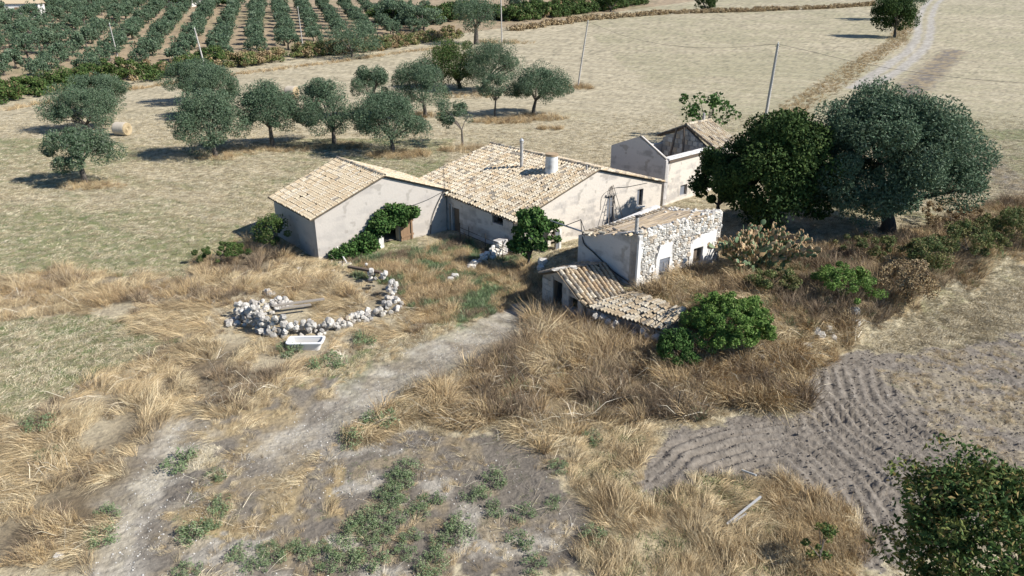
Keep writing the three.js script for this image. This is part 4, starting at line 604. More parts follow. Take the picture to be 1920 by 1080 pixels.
hedge('bramble_hedge', 'dark green hedge along the top of the stubble field', [-34.28,-204.53,-23.40,-209.44,-14.59,-233.05,0.00,-228.00,15.92,-254.48,38.01,-288.76,49.85,-313.55], { seed: 603, per: 8, w: 5.5, h: 5, n: 80, leaf: [0.7, 0.4], pal: PAL.hedge, clump: 1.5, dry: 0.05 });
hedge('bramble_hedge', 'dry brown hedge along the far edge of the big stubble field', [0.00,-200.07,23.01,-235.71,53.41,-265.00,84.48,-276.56,120.53,-294.75,148.31,-315.20], { seed: 604, per: 3, w: 1.8, h: 1.3, n: 50, leaf: [0.6, 0.3], pal: PAL.dry, clump: 1.2, dry: 0.5 });
// trees along the top edge of the field
[[735, 22, 700, 775, -10, 30], [790, 40, 745, 835, -6, 42], [975, 22, 930, 1010, -30, 20], [1060, 14, 1020, 1100, -30, 12], [1145, 12, 1125, 1170, -20, 16], [1322, 16, 1305, 1342, -12, 14]].length;
[[[-31.27,-203.44,5.83,5.81,0.27,0.34], 'grey green tree at orchard corner by the dark hedge'], [[-22.36,-193.28,6.30,6.30,0.26,-0.32], 'wide grey green tree between orchard and hedge gap'], [[4.38,-252.27,6.57,7.92,0.65,-0.47], 'tree rising from the dark hedge above the tall pole'], [[34.73,-270.44,4.69,6.25,-0.00,0.21], 'round bush tree at the end of the dark hedge'], [[69.42,-276.22,3.84,6.03,0.72,0.03], 'lone small tree on the far edge of the big field']].forEach(([T, label], i) => plantTree('hedgerow_tree', label, 'tree', T, { seed: 620 + i, pal: i > 2 ? PAL.dark : PAL.olive, clumps: 46, n: 90, leaf: [0.5, 0.28], trunkR: 0.3 }, 'hedgerow trees'));
// far trees and houses on the horizon beyond the orchard
[[-126.89,-196.96,2.18,3.28,-0.00,-0.37], [-122.95,-200.61,2.22,2.96,-0.00,0.52], [-119.93,-203.79,1.98,2.61,-0.00,0.32], [-117.44,-208.24,2.16,2.93,-0.00,0.93], [-113.04,-210.79,2.19,2.70,-0.00,0.31], [-97.59,-213.45,3.70,4.10,0.28,1.16], [-85.16,-223.65,4.26,4.01,-0.00,0.71], [-104.51,-212.60,2.65,2.73,-0.00,0.28]].forEach((T, i) => plantTree('distant_tree', 'dark distant tree on the skyline beyond the orchard', 'tree', T, { seed: 640 + i, pal: PAL.pine, clumps: 26, n: 60, leaf: [0.9, 0.5], trunkR: 0.3, boughs: 3 }, 'distant trees beyond the orchard'));
// ---------------------------------------------------------------- small things
const pvc = mat(0.38, 0.38, 0.37, 0.6);
const rope = (pts, r, seg = 5) => limb(new THREE.CatmullRomCurve3(pts).getPoints(24), r, r, seg);
// far farm buildings
function farHouse(name, label, x, z, w, d, h, turn) {
  const t = thing(name, label, 'house', x, H(x, z), z, turn); mesh('wall', new THREE.BoxGeometry(w, h + 1, d).translate(0, h / 2 - 0.5, 0), whiteWash, t);
  const s = new THREE.Shape([new THREE.Vector2(-d / 2 - 0.4, h), new THREE.Vector2(d / 2 + 0.4, h), new THREE.Vector2(0, h + d * 0.22)]); mesh('roof', new THREE.ExtrudeGeometry(s, { depth: w + 0.6, bevelEnabled: false }).translate(0, 0, -w / 2 - 0.3).rotateY(Math.PI / 2), tileTones[0], t);
  for (let i = 0; i < 3; i++) mesh('window', boxG(0.9, 1.1, 0.1, -w / 3 + i * w / 3, h * 0.55, d / 2 + 0.03), woodBrown, t); mesh('door', boxG(1, 2, 0.1, w / 6, 1, d / 2 + 0.03), woodBrown, t);
}
farHouse('far_farmhouse', 'low white farm building on the far horizon past the orchard', -115.16,-180.22, 9, 5, 3, 0.3);
farHouse('far_farmhouse', 'small pale outbuilding beside the far white farm building', -114.32,-182.98, 4, 4, 2.4, 0.2);
farHouse('far_farmhouse', 'white house top peeping behind dark distant trees', -94.86,-222.96, 9, 6, 3.4, -0.2);
// power poles and wires
function pole(label, [x, z], h, r, lean, tip) {
  const t = thing('power_pole', label, 'pole', x, H(x, z), z); const top = V(lean[0], h, lean[1]); mesh('shaft', limb([V(0, -0.5, 0), V(lean[0] * 0.5, h * 0.5, lean[1] * 0.5), top], r, r * 0.7, 9), concrete, t);
  mesh('insulator', new THREE.CylinderGeometry(0.05, 0.06, 0.22, 8).translate(top.x, top.y + 0.1, top.z), whiteWash, t); mesh('bracket', boxG(0.5, 0.06, 0.06, top.x, top.y - 0.2, top.z), ironDark, t); return V(x + top.x, H(x, z) + h, z + top.z);
}
const pA = pole('thin leaning pole standing in the bare stubble field', [9.84,-110.81], 9.2, 0.13, [1.15, 0.2]);
const pB = pole('stout concrete pole rising behind the dark broadleaf tree', [25.85,-74.39], 9.4, 0.17, [0.35, 0]);
const pC = pole('white pole behind the olive tree closest to the hedge', [-47.79,-116.79], 7.6, 0.14, [-0.9, 0]);
const pD = pole('tall pole at the hedge gap beside thick trunk olive', [-2.28,-170.30], 10.5, 0.16, [-0.2, 0]);
const pE = pole('slim pole among the orchard trees past the bramble hedge', [-68.67,-130.80], 6.2, 0.1, [-0.3, 0]);
const pF = pole('slim pole over the browning hedge by the orchard rows', [-42.09,-151.94], 8.2, 0.1, [-0.2, 0]);
function wire(label, a, b, sag) { const m = a.clone().lerp(b, 0.5).add(V(0, -sag, 0)); tag(mesh(numbered('overhead_wire'), rope([a, a.clone().lerp(b, 0.25).add(V(0, -sag * 0.75, 0)), m, a.clone().lerp(b, 0.75).add(V(0, -sag * 0.75, 0)), b], 0.014, 4), cableBlack, scene), label, 'wire', 'overhead wires between poles'); }
wire('wire from the stout concrete pole to the thin field pole', pB, pA, 1.6);
wire('wire from the stout concrete pole over the field behind the big olive', pB, V(62, 7.6, -62), 1.8);
wire('wire from the thin field pole to the hedge gap pole', pA, pD, 1.2);
wire('wire from the hedge gap pole to the slim hedge pole', pD, pF, 1.5);
wire('wire from slim hedge pole to white pole', pF, pC, 1.0);
wire('wire from white pole to the slim orchard pole', pC, pE, 1.0);
// hay bales
const strawTex = dataTex(256, (u, v) => { const n = fbm(u * 8, v * 60, 4, 8); return [0.62 + 0.4 * n, 0.6 + 0.38 * n, 0.58 + 0.35 * n]; }, 1);
function bale(label, [x, z], r, w, turn) {
  const t = thing('hay_bale', label, 'hay bale', x, H(x, z), z, turn, 'round hay bales in the field'); const m = mat(0.5, 0.41, 0.26, 1, { map: strawTex, bumpMap: strawTex, bumpScale: 0.04 });
  const pr = []; for (let i = 0; i <= 14; i++) { const k = i / 14; pr.push(new THREE.Vector2(i === 0 || i === 14 ? r * 0.96 : r * (1 + 0.012 * Math.sin(i * 2.1)), (k - 0.5) * w)); } mesh('wrap', new THREE.LatheGeometry(pr, 30).rotateZ(Math.PI / 2).translate(0, r * 0.97, 0), mat(0.6, 0.54, 0.44, 0.8, { map: strawTex }), t);
  for (const s of [-1, 1]) { const sp = []; for (let i = 0; i < 90; i++) { const a = i * 0.5, rr = r * 0.95 * Math.sqrt(1 - i / 92); sp.push(V(s * (w / 2 + 0.012 + (i % 3) * 0.006), r * 0.97 + Math.sin(a) * rr, Math.cos(a) * rr)); } mesh('straw_face', merge([new THREE.CircleGeometry(r * 0.96, 28).rotateY(s * Math.PI / 2).translate(s * w / 2, r * 0.97, 0), limb(sp, 0.05, 0.05, 4)]), m, t); }
}
bale('round hay bale lying in the open beside the broad olive', [-41.30,-76.47], 0.7, 1.35, -0.25);
bale('round pale hay bale half hidden behind an olive crown', [-30.33,-101.42], 0.78, 1.4, -0.35);
// dry-stone enclosure ring
{
  const t = thing('stone_enclosure', 'tumbled round dry-stone enclosure with planks lying inside', 'stone wall'), R = rng(71), pool = []; for (let k = 0; k < 9; k++) pool.push(stoneGeo(710 + k, 1, 0.8, 0.9, k % 3 === 0 ? 1 : 0));
  const path = [-13.47,-32.63,-13.12,-31.39,-12.26,-30.57,-11.38,-29.79,-10.36,-29.68,-9.18,-29.90,-8.06,-30.46,-7.34,-31.28,-6.49,-31.58,-5.85,-32.13,-5.93,-33.42,-6.51,-34.65,-7.42,-35.67,-7.90,-36.42]; const pts = []; for (let i = 0; i < path.length; i += 2) pts.push(V(path[i], 0, path[i + 1])); const cv = new THREE.CatmullRomCurve3(pts);
  const put = (x, z, y, s) => { const o = mesh('stone', pool[Math.floor(R() * 9)], R() < 0.1 ? stoneTones[Math.floor(R() * 5)] : darkStone[Math.floor(R() * 4)], t); o.position.set(x, H(x, z) + y, z); o.scale.setScalar(s); o.rotation.set(R() * 6, R() * 6, R() * 6); };
  for (let i = 0; i < 245; i++) { const k = R() < 0.6 ? 0.1 + 0.5 * R() : R(), p = cv.getPoint(k), hgt = 0.95 * (0.75 + 0.35 * Math.sin(k * 9)) ; const lay = R(); put(p.x + (R() - 0.5) * 0.5 * (1.1 - lay * 0.6), p.z + (R() - 0.5) * 0.5 * (1.1 - lay * 0.6), lay * hgt, 0.18 + R() * 0.2); }
  const heap = (px, n, rad, h) => { for (let i = 0; i < n; i++) { const a = R() * 6.28, r = Math.sqrt(R()) * rad; put(px[0] + Math.cos(a) * r, px[1] + Math.sin(a) * r, R() * h * (1 - r / rad) + 0.05, 0.18 + R() * 0.2); } };
  heap([-12.59,-32.38], 36, 1.0, 0.5); heap([-11.72,-33.02], 22, 0.6, 0.4); heap([-12.53,-34.51], 10, 0.4, 0.3); heap([-6.43,-32.83], 14, 0.9, 0.5); heap([-13.16,-30.98], 12, 0.5, 0.2);
  // white limestone lying between enclosure and barn
  for (const [x, z, s] of [[-9.48,-38.35, 0.75], [-9.11,-38.02, 0.5], [-11.17,-38.35, 0.6], [-10.06,-37.53, 0.35], [-9.90,-38.86, 0.4], [-12.12,-37.93, 0.4]]) { const o = mesh('stone', pool[Math.floor(R() * 9)], darkStone[3], t); o.position.set(x, H(x, z) + 0.08, z); o.scale.set(s, s * 0.5, s * 0.7); o.rotation.y = R() * 3; }
}
function timberAt(name, label, a, b, ya, yb, w, th, m, cat) { const A = V(a[0], H(a[0], a[1]) + ya, a[1]), B = V(b[0], H(b[0], b[1]) + yb, b[1]); const d = B.clone().sub(A), L = d.length(); const t = thing(name, label, cat); const o = mesh('beam', new THREE.BoxGeometry(w, th, L), m, t); o.position.copy(A).lerp(B, 0.5); o.lookAt(B); return t; }
timberAt('old_plank', 'long grey plank lying across the stone enclosure', [-11.64,-31.88], [-9.35,-32.70], 0.45, 0.5, 0.2, 0.06, woodGrey, 'plank');
timberAt('old_plank', 'short weathered plank beside the long grey plank', [-11.14,-31.52], [-9.87,-32.13], 0.5, 0.45, 0.14, 0.07, woodGrey, 'plank');
timberAt('old_plank', 'brown beam resting on the enclosure rim near the barn', [-9.06,-37.05], [-7.09,-35.97], 0.5, 0.55, 0.2, 0.12, timber, 'beam');
timberAt('white_pole', 'pale pole leaning into the vine by the barn corner', [-9.49,-38.52], [-10.57,-40.46], 0.15, 0.7, 0.07, 0.07, whiteWash, 'pole');
timberAt('white_pipe', 'white plastic pipe leaning on the golden grass hump', [7.49,-19.22], [7.80,-18.76], 0.35, 0.5, 0.05, 0.05, pvc, 'pipe');
timberAt('white_pipe', 'white plastic pipe lying in the lodged straw', [6.41,-16.96], [7.74,-18.01], 0.12, 0.3, 0.055, 0.055, pvc, 'pipe');
timberAt('white_pipe', 'short white pipe beside the longer lying pipe', [6.59,-17.03], [7.13,-17.43], 0.1, 0.12, 0.05, 0.05, pvc, 'pipe');
// bathtub used as a trough
{
  const [x, z] = [-9.16,-28.41]; const t = thing('bathtub', 'old white enamel bathtub standing below the stone enclosure', 'bathtub', x, H(x, z) - 0.16, z, 0.03); const enamel = mat(0.75, 0.74, 0.72, 0.3), inner = mat(0.62, 0.6, 0.56, 0.45);
  const rr = (w, d, r) => { const s = new THREE.Shape(); s.moveTo(-w / 2 + r, -d / 2); s.lineTo(w / 2 - r, -d / 2); s.quadraticCurveTo(w / 2, -d / 2, w / 2, -d / 2 + r); s.lineTo(w / 2, d / 2 - r); s.quadraticCurveTo(w / 2, d / 2, w / 2 - r, d / 2); s.lineTo(-w / 2 + r, d / 2); s.quadraticCurveTo(-w / 2, d / 2, -w / 2, d / 2 - r); s.lineTo(-w / 2, -d / 2 + r); s.quadraticCurveTo(-w / 2, -d / 2, -w / 2 + r, -d / 2); return s; };
  const rim = rr(1.62, 0.74, 0.16); rim.holes.push(rr(1.46, 0.58, 0.16)); mesh('rim', new THREE.ExtrudeGeometry(rim, { depth: 0.035, bevelEnabled: true, bevelSize: 0.012, bevelThickness: 0.012, bevelSegments: 2, curveSegments: 6 }).rotateX(-Math.PI / 2).translate(0, 0.52, 0), enamel, t);
  const loft = (w0, d0, y0, w1, d1, y1, n) => { const A = rr(w0, d0, 0.16).getPoints(6), B = rr(w1, d1, 0.14).getPoints(6); const mb = new MB(); for (let i = 0; i < A.length - 1; i++) mb.quad(V(A[i].x, y0, A[i].y), V(A[i + 1].x, y0, A[i + 1].y), V(B[i + 1].x, y1, B[i + 1].y), V(B[i].x, y1, B[i].y)); return mb.geo(); };
  mesh('outer_shell', loft(1.5, 0.62, 0.53, 1.2, 0.46, 0.1), enamel, t); mesh('basin', mergeGeometries([loft(1.46, 0.58, 0.54, 1.15, 0.4, 0.14), (() => { const mb = new MB(); mb.quad(V(-0.58, 0.145, -0.2), V(-0.58, 0.145, 0.2), V(0.58, 0.145, 0.2), V(0.58, 0.145, -0.2)); return mb.geo(); })()]), inner, t);
  for (const [fx, fz] of [[-0.5, -0.18], [0.5, -0.18], [-0.5, 0.18], [0.5, 0.18]]) mesh('foot', new THREE.CylinderGeometry(0.04, 0.03, 0.14, 8).translate(fx, 0.06, fz), enamel, t);
}
// courtyard rubble wall
{
  const t = thing('rubble_wall', 'broken dry-stone wall stub in the courtyard below the railing', 'stone wall'), R = rng(81), pool = []; for (let k = 0; k < 6; k++) pool.push(stoneGeo(810 + k, 1.1, 0.75, 0.9)); const A = [-2.75,-37.38], B = [-0.64,-40.28];
  for (let i = 0; i < 62; i++) { const k = Math.sqrt(R()), lay = R() * (0.3 + 0.75 * k); const x = lerp(A[0], B[0], k) + (R() - 0.5) * 0.35, z = lerp(A[1], B[1], k) + (R() - 0.5) * 0.35; const o = mesh('stone', pool[i % 6], stoneTones[Math.floor(R() * 4)], t); o.position.set(x, H(x, z) + 0.05 + lay * 0.65, z); o.scale.setScalar(0.25 + R() * 0.15); o.rotation.set((R() - 0.5) * 0.6, R() * 6, (R() - 0.5) * 0.6); }
  const blk = mesh('wall_end_block', new THREE.BoxGeometry(0.75, 0.95, 0.5), plasterC, t); blk.position.set(B[0] - 0.05, 0.5, B[1] - 0.1); blk.rotation.y = 0.75;
  for (const [x, z, s] of [[-3.34,-36.13, 0.3], [-3.14,-36.59, 0.35], [1.71,-36.93, 0.45], [1.58,-36.62, 0.35]]) { const o = mesh('stone', pool[1], darkStone[3], t); o.position.set(x, H(x, z) + 0.12, z); o.scale.setScalar(s * 1.2); }
}
// iron railing below the farmhouse wall
{
  const t = thing('iron_railing', 'rusty iron railing in front of the shaded farmhouse wall', 'railing'); const A = [-3.26,-42.79], B = [0.06,-38.70]; const P = (k, y) => V(lerp(A[0], B[0], k), 0.1 + y, lerp(A[1], B[1], k));
  for (const k of [0, 0.18, 0.5, 0.82]) mesh('post', limb([P(k, -0.4), P(k, 1.15)], 0.025, 0.025, 6), ironDark, t); for (const y of [0.55, 0.85]) mesh('rail', limb([P(0, y), P(1, y)], 0.018, 0.018, 6), ironDark, t);
}
// horizontal pipe between fig and cottage with its bracket
{
  const t = thing('horizontal_pipe', 'grey metal pipe spanning from the fig tree to the cottage corner', 'pipe'); const B = P3(cp(0.1, 4.1), 3.05), A = P3([1.48,-39.79], 2.6);
  mesh('tube', limb([A, B], 0.05, 0.05, 8), galvan, t); const C1 = B.clone().lerp(A, 0.03).add(V(-0.03, 0.62, 0)); mesh('bracket', limb([B.clone().lerp(A, 0.36), C1], 0.022, 0.022, 5), ironDark, t); mesh('bracket', limb([C1, B.clone().lerp(A, 0.02)], 0.025, 0.025, 5), ironDark, t); mesh('bracket', limb([C1, B.clone().add(V(0.25, -0.3, 0.05))], 0.02, 0.02, 5), ironDark, t);
  const k = rope([B, B.clone().add(V(0.05, -0.5, 0.35)), P3(cp(-0.06, 3.0), 2.25), P3(cp(-0.08, 1.6), 1.75), P3(cp(-0.1, 0.3), 1.5)], 0.035); tag(mesh('black_hose', k, cableBlack, scene), 'black hose drooping down the cottage side wall', 'hose');
}
// gate post and piece of wall in the alley
{ const [x, z] = [2.91,-41.41]; const t = thing('gate_post', 'pale gate post with grey door leaf at the alley mouth', 'gate post', x, H(x, z) - 0.1, z, 0.6); mesh('post', boxG(0.14, 1.35, 0.14, 0, 0.67, 0), whiteWash, t); mesh('door_leaf', boxG(0.3, 1.2, 0.04, -0.25, 0.62, 0.02), greyPaint, t); }
// antenna mast and cables
{
  const b = [-4.32, -44.9]; const t = thing('antenna_mast', 'thin antenna mast at the corner between barn and farmhouse', 'antenna', b[0], 2.3, b[1]); mesh('mast', limb([V(0, 0, 0), V(-0.05, 2.0, 0)], 0.022, 0.016, 6), ironDark, t); mesh('crossbar', boxG(0.5, 0.025, 0.025, -0.05, 1.95, 0), ironDark, t);
  const f = frameOf([-11.285, -39.268], [-4.24, -45.06]); const W = (s, y, z) => V(s, y, z).applyMatrix4(f); tag(mesh('black_cable', rope([W(8.9, 2.75, 0.06), W(8.3, 1.9, 0.07), W(7.9, 1.1, 0.07), W(7.7, 0.1, 0.1)], 0.025), cableBlack, scene), 'black cable hanging across the barn gable shadow', 'cable'); tag(mesh('wall_cable', rope([W(8.9, 2.7, 0.04), W(7.5, 2.35, 0.04), W(5.6, 2.1, 0.04)], 0.014), cableBlack, scene), 'thin cable strung along the barn gable to the vine', 'cable');
  const F = frameOf(farm.fl, farm.fr); const Q = (s, y, z) => V(s, y, z).applyMatrix4(F); tag(mesh('wall_cable', rope([Q(6.7, 1.6, 0.03), Q(6.8, 2.5, 0.03), Q(7.7, 2.85, 0.03), Q(9, 2.75, 0.03), Q(11, 2.7, 0.03)], 0.012), cableBlack, scene), 'thin cable strung across the farmhouse gable over the ladder', 'cable');
}
// loose stones on the terrace bank
{
  const R = rng(91); [[1603, 606, 0.55], [1603, 584, 0.45], [1538, 628, 0.6], [1513, 648, 0.4], [1552, 612, 0.35], [1560, 632, 0.4], [1430, 670, 0.5], [1440, 682, 0.45], [1423, 690, 0.35]].length;
  const L = [[15.62,-29.43, 0.6], [15.81,-30.01, 0.5], [13.55,-28.30, 0.65], [12.87,-27.81, 0.42], [14.04,-28.67, 0.38], [14.19,-28.33, 0.42], [10.67,-27.04, 0.5], [10.87,-26.77, 0.45], [10.38,-26.49, 0.38], [13.46,-28.52, 0.4], [14.68,-29.24, 0.3], [-16.32,-20.06, 0.3], [-12.84,-15.72, 0.32], [-16.90,-21.39, 0.2]];
  L.forEach(([x, z, s], i) => { const o = mesh(numbered('loose_stone'), stoneGeo(900 + i, s, s * 0.7, s * 0.8, 0), [darkStone[3], stoneTones[1], stoneTones[3]][i % 3], scene); o.position.set(x, H(x, z) + s * 0.08, z); o.rotation.y = R() * 6; tag(o, i < 11 ? 'pale limestone boulder fallen from the terrace bank' : 'white stone lying in the dry grass by the grey track', 'stone', i < 11 ? 'boulders on the terrace bank' : 'stones in dry grass'); });
}
// wire fence below the lean-to
{
  const t = thing('wire_fence', 'rusty stakes with sagging wire below the lean-to roof', 'fence'); const S = [[4.35,-27.44], [5.57,-28.27], [6.32,-28.60], [6.17,-22.93]]; const tops = S.map(([x, z], i) => { const h = [0.8, 1.5, 1.4, 1.1][i], y = H(x, z); mesh('stake', limb([V(x, y - 0.2, z), V(x + 0.05, y + h, z)], 0.025, 0.02, 5), ironDark, t); return V(x + 0.04, y + h * 0.9, z); });
  for (let i = 0; i < 2; i++) for (const d of [0, 0.4]) mesh('wire', rope([tops[i].clone().add(V(0, -d, 0)), tops[i].clone().lerp(tops[i + 1], 0.5).add(V(0, -d - 0.08, 0)), tops[i + 1].clone().add(V(0, -d, 0))], 0.009, 4), ironDark, t);
}
// green weeds, one by one
{
  const R = rng(95); const protos = [0, 1, 2, 3].map((k) => { const L = new Leaves(950 + k); const r = L.R; for (let i = 0; i < 20; i++) { const a = r() * 6.28, q = Math.sqrt(r()) * 0.42; L.clump(V(Math.cos(a) * q * 1.2, 0.05 + r() * 0.26 * (1 - q), Math.sin(a) * q), 0.1 + r() * 0.06, 30, 0.07, 0.03, PAL.weed, 0.6, 0.9); } const t = new THREE.Group(); t.name = 'weed_plant'; mesh('leaves', L.geo(), LEAF, t); const st = []; for (let i = 0; i < 5; i++) st.push(limb([V(0, -0.05, 0), V((r() - 0.5) * 0.5, 0.3, (r() - 0.5) * 0.5)], 0.012, 0.006, 4)); mesh('stems', merge(st), bark, t); return t; });
  const set = (list, label, group) => { for (let i = 0; i < list.length; i += 2) { const x = list[i], z = list[i + 1]; const t = copyOf(protos[Math.floor(R() * 4)], x, H(x, z), z, R() * 6, 0.6 + R() * 0.5); tag(t, label, 'weed', group); } };
  set([-3.91,-19.02,-3.46,-19.58,-3.72,-18.36,-3.77,-17.62,-4.20,-17.26,-2.86,-17.50,-2.50,-17.98,-1.60,-17.03,-0.49,-17.66,-3.77,-16.58,-4.22,-16.47,-4.89,-16.69,-4.88,-15.93,-5.52,-16.04,-5.87,-15.93,-6.43,-16.03,-6.77,-15.62,-7.12,-15.32,-3.04,-15.83,-2.10,-15.52,-1.56,-16.47,-3.52,-17.03,-3.54,-18.89,-3.91,-15.62,-4.49,-15.52,-5.07,-15.42,-8.97,-15.12,-7.74,-15.83,-7.05,-16.03,-2.17,-16.25,-2.36,-15.22,-2.97,-16.47,-3.97,-18.36,-4.48,-17.03,-3.58,-17.98], 'bushy green weed growing on the grey bare soil', 'weeds on the bare soil');
  set([-9.34,-16.57,-9.32,-16.80,-8.84,-17.14,-9.74,-19.30,-9.03,-17.86,-12.32,-17.49,-11.94,-16.46,0.23,-16.25,0.60,-15.42,1.52,-19.72,1.33,-17.98,-0.52,-19.16,2.34,-16.47,0.33,-17.50,-1.18,-18.36], 'small scattered green weed on pale stony soil', 'small weeds on stony soil');
  for (const [T, label, s] of [[[-7.84,-26.68], 'round green weed bush below the bathtub', 1.6], [[-9.82,-27.91], 'green weed bush beside the bathtub end', 1.4], [[-11.15,-20.07], 'lone green weed in the middle of the grey track', 1.35], [[-4.88,-22.40], 'bluish green weed at the edge of the combed straw', 1.5], [[-5.73,-21.30], 'green weed half under bent straw beside the track', 1.2], [[-6.71,-29.04], 'dark green weed against the stone enclosure foot', 1.4], [[2.84,-21.30], 'pale grey green weed at the tip of the tall dry grass', 0.9], [[-17.29,-22.22], 'green weed tuft in the dry grass beside the stubble', 1.3], [[-15.85,-20.36], 'small dark weed by the white stone in dry grass', 0.9], [[11.46,-21.56], 'tiny weed in furrows', 0]]) { if (!s) continue; const t = copyOf(protos[Math.floor(R() * 4)], T[0], H(T[0], T[1]), T[1], R() * 6, s); tag(t, label, 'weed'); }
}
// ---------------------------------------------------------------- grass: countless stems, as instanced tufts
const DRYG = new THREE.MeshStandardMaterial({ color: 0xffffff, vertexColors: true, roughness: 0.9 });
const GREENG = new THREE.MeshPhysicalMaterial({ color: 0xffffff, vertexColors: true, roughness: 0.85, transmission: 0.2, thickness: 0 });
// one tuft: stems that rise from a small foot and bend with the wind; laid: 0 standing .. 1 flattened
function tuftGeo(seed, n, h, foot, w, laid, spread) {
  const R = rng(seed), p = [], cc = [];
  for (let i = 0; i < n; i++) {
    const a = R() * 6.28, r = Math.sqrt(R()) * foot, b = V(Math.cos(a) * r, 0, Math.sin(a) * r), len = h * (0.55 + 0.6 * R());
    const out = V(Math.cos(a) * spread * R(), 1 - laid * 0.93, Math.sin(a) * spread * R()).add(V(laid * 1.0, 0, (R() - 0.5) * 0.5 * (laid + 0.3))).normalize(); const side = V(R() - 0.5, (R() - 0.5) * 0.6, R() - 0.5).cross(out).normalize().multiplyScalar(w * (0.6 + 0.8 * R()));
    const up0 = laid > 0.5 ? V(0, h * 0.12 * R() + 0.02, 0) : V(0, 0, 0); const m = b.clone().addScaledVector(out, len * 0.5).add(V(0, laid * h * 0.14 * R(), 0)).add(up0), t = b.clone().addScaledVector(out, len).add(V((R() - 0.2) * len * 0.3, -len * (0.05 + 0.2 * R()), (R() - 0.5) * len * 0.35)).add(up0); if (t.y < 0.01) t.y = 0.01 + R() * 0.04;
    const b0 = b.clone().add(side).add(up0), b1 = b.clone().sub(side).add(up0), m0 = m.clone().addScaledVector(side, 0.8), m1 = m.clone().addScaledVector(side, -0.8);
    for (const v of [b0, b1, m1, b0, m1, m0, m0, m1, t]) p.push(v.x, v.y, v.z); const k = 0.55 + 0.75 * R(); for (let j = 0; j < 9; j++) cc.push(k, k * (0.97 + 0.05 * R()), k * 0.98);
  }
  const g = new THREE.BufferGeometry(); g.setAttribute('position', new THREE.Float32BufferAttribute(p, 3)); g.setAttribute('color', new THREE.Float32BufferAttribute(cc, 3)); g.computeVertexNormals(); return g;
}
const KIND = {
  tall: { g: [tuftGeo(1, 56, 0.8, 0.2, 0.005, 0.12, 0.8), tuftGeo(2, 46, 1.0, 0.15, 0.005, 0.3, 0.5), tuftGeo(3, 60, 0.62, 0.26, 0.005, 0.25, 1.0), tuftGeo(4, 50, 0.9, 0.18, 0.005, 0.5, 0.6)], m: DRYG, label: 'tall tangled tan dry grass around the farm buildings', name: 'tall_dry_grass', cols: [[0.5, 0.36, 0.185], [0.42, 0.295, 0.15], [0.58, 0.44, 0.25], [0.33, 0.23, 0.125], [0.62, 0.49, 0.3]] },
  laid: { g: [tuftGeo(11, 50, 0.85, 0.22, 0.0045, 0.8, 0.4), tuftGeo(12, 44, 1.05, 0.18, 0.0045, 0.92, 0.35), tuftGeo(13, 50, 0.7, 0.25, 0.0045, 0.65, 0.6), tuftGeo(14, 26, 1.2, 0.3, 0.006, 0.95, 1.2)], m: DRYG, label: 'pale straw combed flat over the ground', name: 'flattened_straw', cols: [[0.62, 0.49, 0.29], [0.53, 0.4, 0.225], [0.7, 0.58, 0.37], [0.4, 0.3, 0.17]] },
  weed: { g: [tuftGeo(21, 44, 0.8, 0.18, 0.006, 0.05, 1.0), tuftGeo(22, 40, 0.65, 0.2, 0.007, 0.1, 1.4), tuftGeo(23, 30, 1.0, 0.15, 0.006, 0.0, 0.8)], m: DRYG, label: 'brown withered thistles and weed stalks', name: 'withered_weeds', cols: [[0.34, 0.25, 0.155], [0.26, 0.19, 0.125], [0.42, 0.32, 0.2], [0.19, 0.145, 0.1]] },
  stalk: { g: [tuftGeo(61, 7, 1.3, 0.3, 0.007, 0.9, 1.6), tuftGeo(62, 6, 1.0, 0.3, 0.008, 0.7, 1.8), tuftGeo(63, 5, 1.6, 0.3, 0.007, 0.95, 1.2)], m: DRYG, label: 'long bleached dead stalks lying about', name: 'dead_stalks', cols: [[0.6, 0.52, 0.38], [0.5, 0.42, 0.3], [0.66, 0.6, 0.48], [0.35, 0.28, 0.19]] },
  stub: { g: [tuftGeo(31, 22, 0.17, 0.24, 0.005, 0.45, 0.9), tuftGeo(32, 18, 0.28, 0.22, 0.005, 0.9, 0.8)], m: DRYG, label: 'short cut stubble covering the fields', name: 'field_stubble', cols: [[0.6, 0.52, 0.36], [0.5, 0.42, 0.27], [0.68, 0.6, 0.44], [0.38, 0.31, 0.19]] },
  green: { g: [tuftGeo(41, 26, 0.17, 0.2, 0.007, 0.15, 1.2), tuftGeo(42, 22, 0.13, 0.22, 0.007, 0.2, 1.4)], m: GREENG, label: 'patches of short green grass', name: 'green_grass', cols: [[0.17, 0.24, 0.085], [0.14, 0.205, 0.07], [0.22, 0.27, 0.115], [0.3, 0.3, 0.15]] },
  lush: { g: [tuftGeo(51, 34, 0.42, 0.14, 0.008, 0.1, 0.9)], m: GREENG, label: 'longer green grass clumps in the courtyard', name: 'green_grass_clumps', cols: [[0.18, 0.26, 0.12], [0.15, 0.225, 0.09], [0.23, 0.29, 0.15]] },
};
const bag = {}; for (const k in KIND) bag[k] = KIND[k].g.map(() => []);
const GR = rng(606);
const houses = [ // plan outlines that carry no grass
  [-11.4, -39.1, -4.2, -45.2, -8, -49.8, -15.1, -43.9], [0.4, -40.1, 10.4, -48, 3.4, -55.4, -6.5, -47.7], [5.9, -32.2, 11.1, -36, 8.5, -39.5, 3.4, -35.8], [1.5, -33.4, 3.4, -30.9, 6.6, -32.4, 3.9, -35.3], [3.49,-30.97, 6.76,-28.29, 7.68,-28.96, 5.77,-31.22], [10.9, -50.4, 17.6, -56.6, 14.2, -60.4, 7.5, -54.2],
];
function blockedAt(x, z) { for (const h of houses) if (inPoly(h, x, z)) return true; return false; }
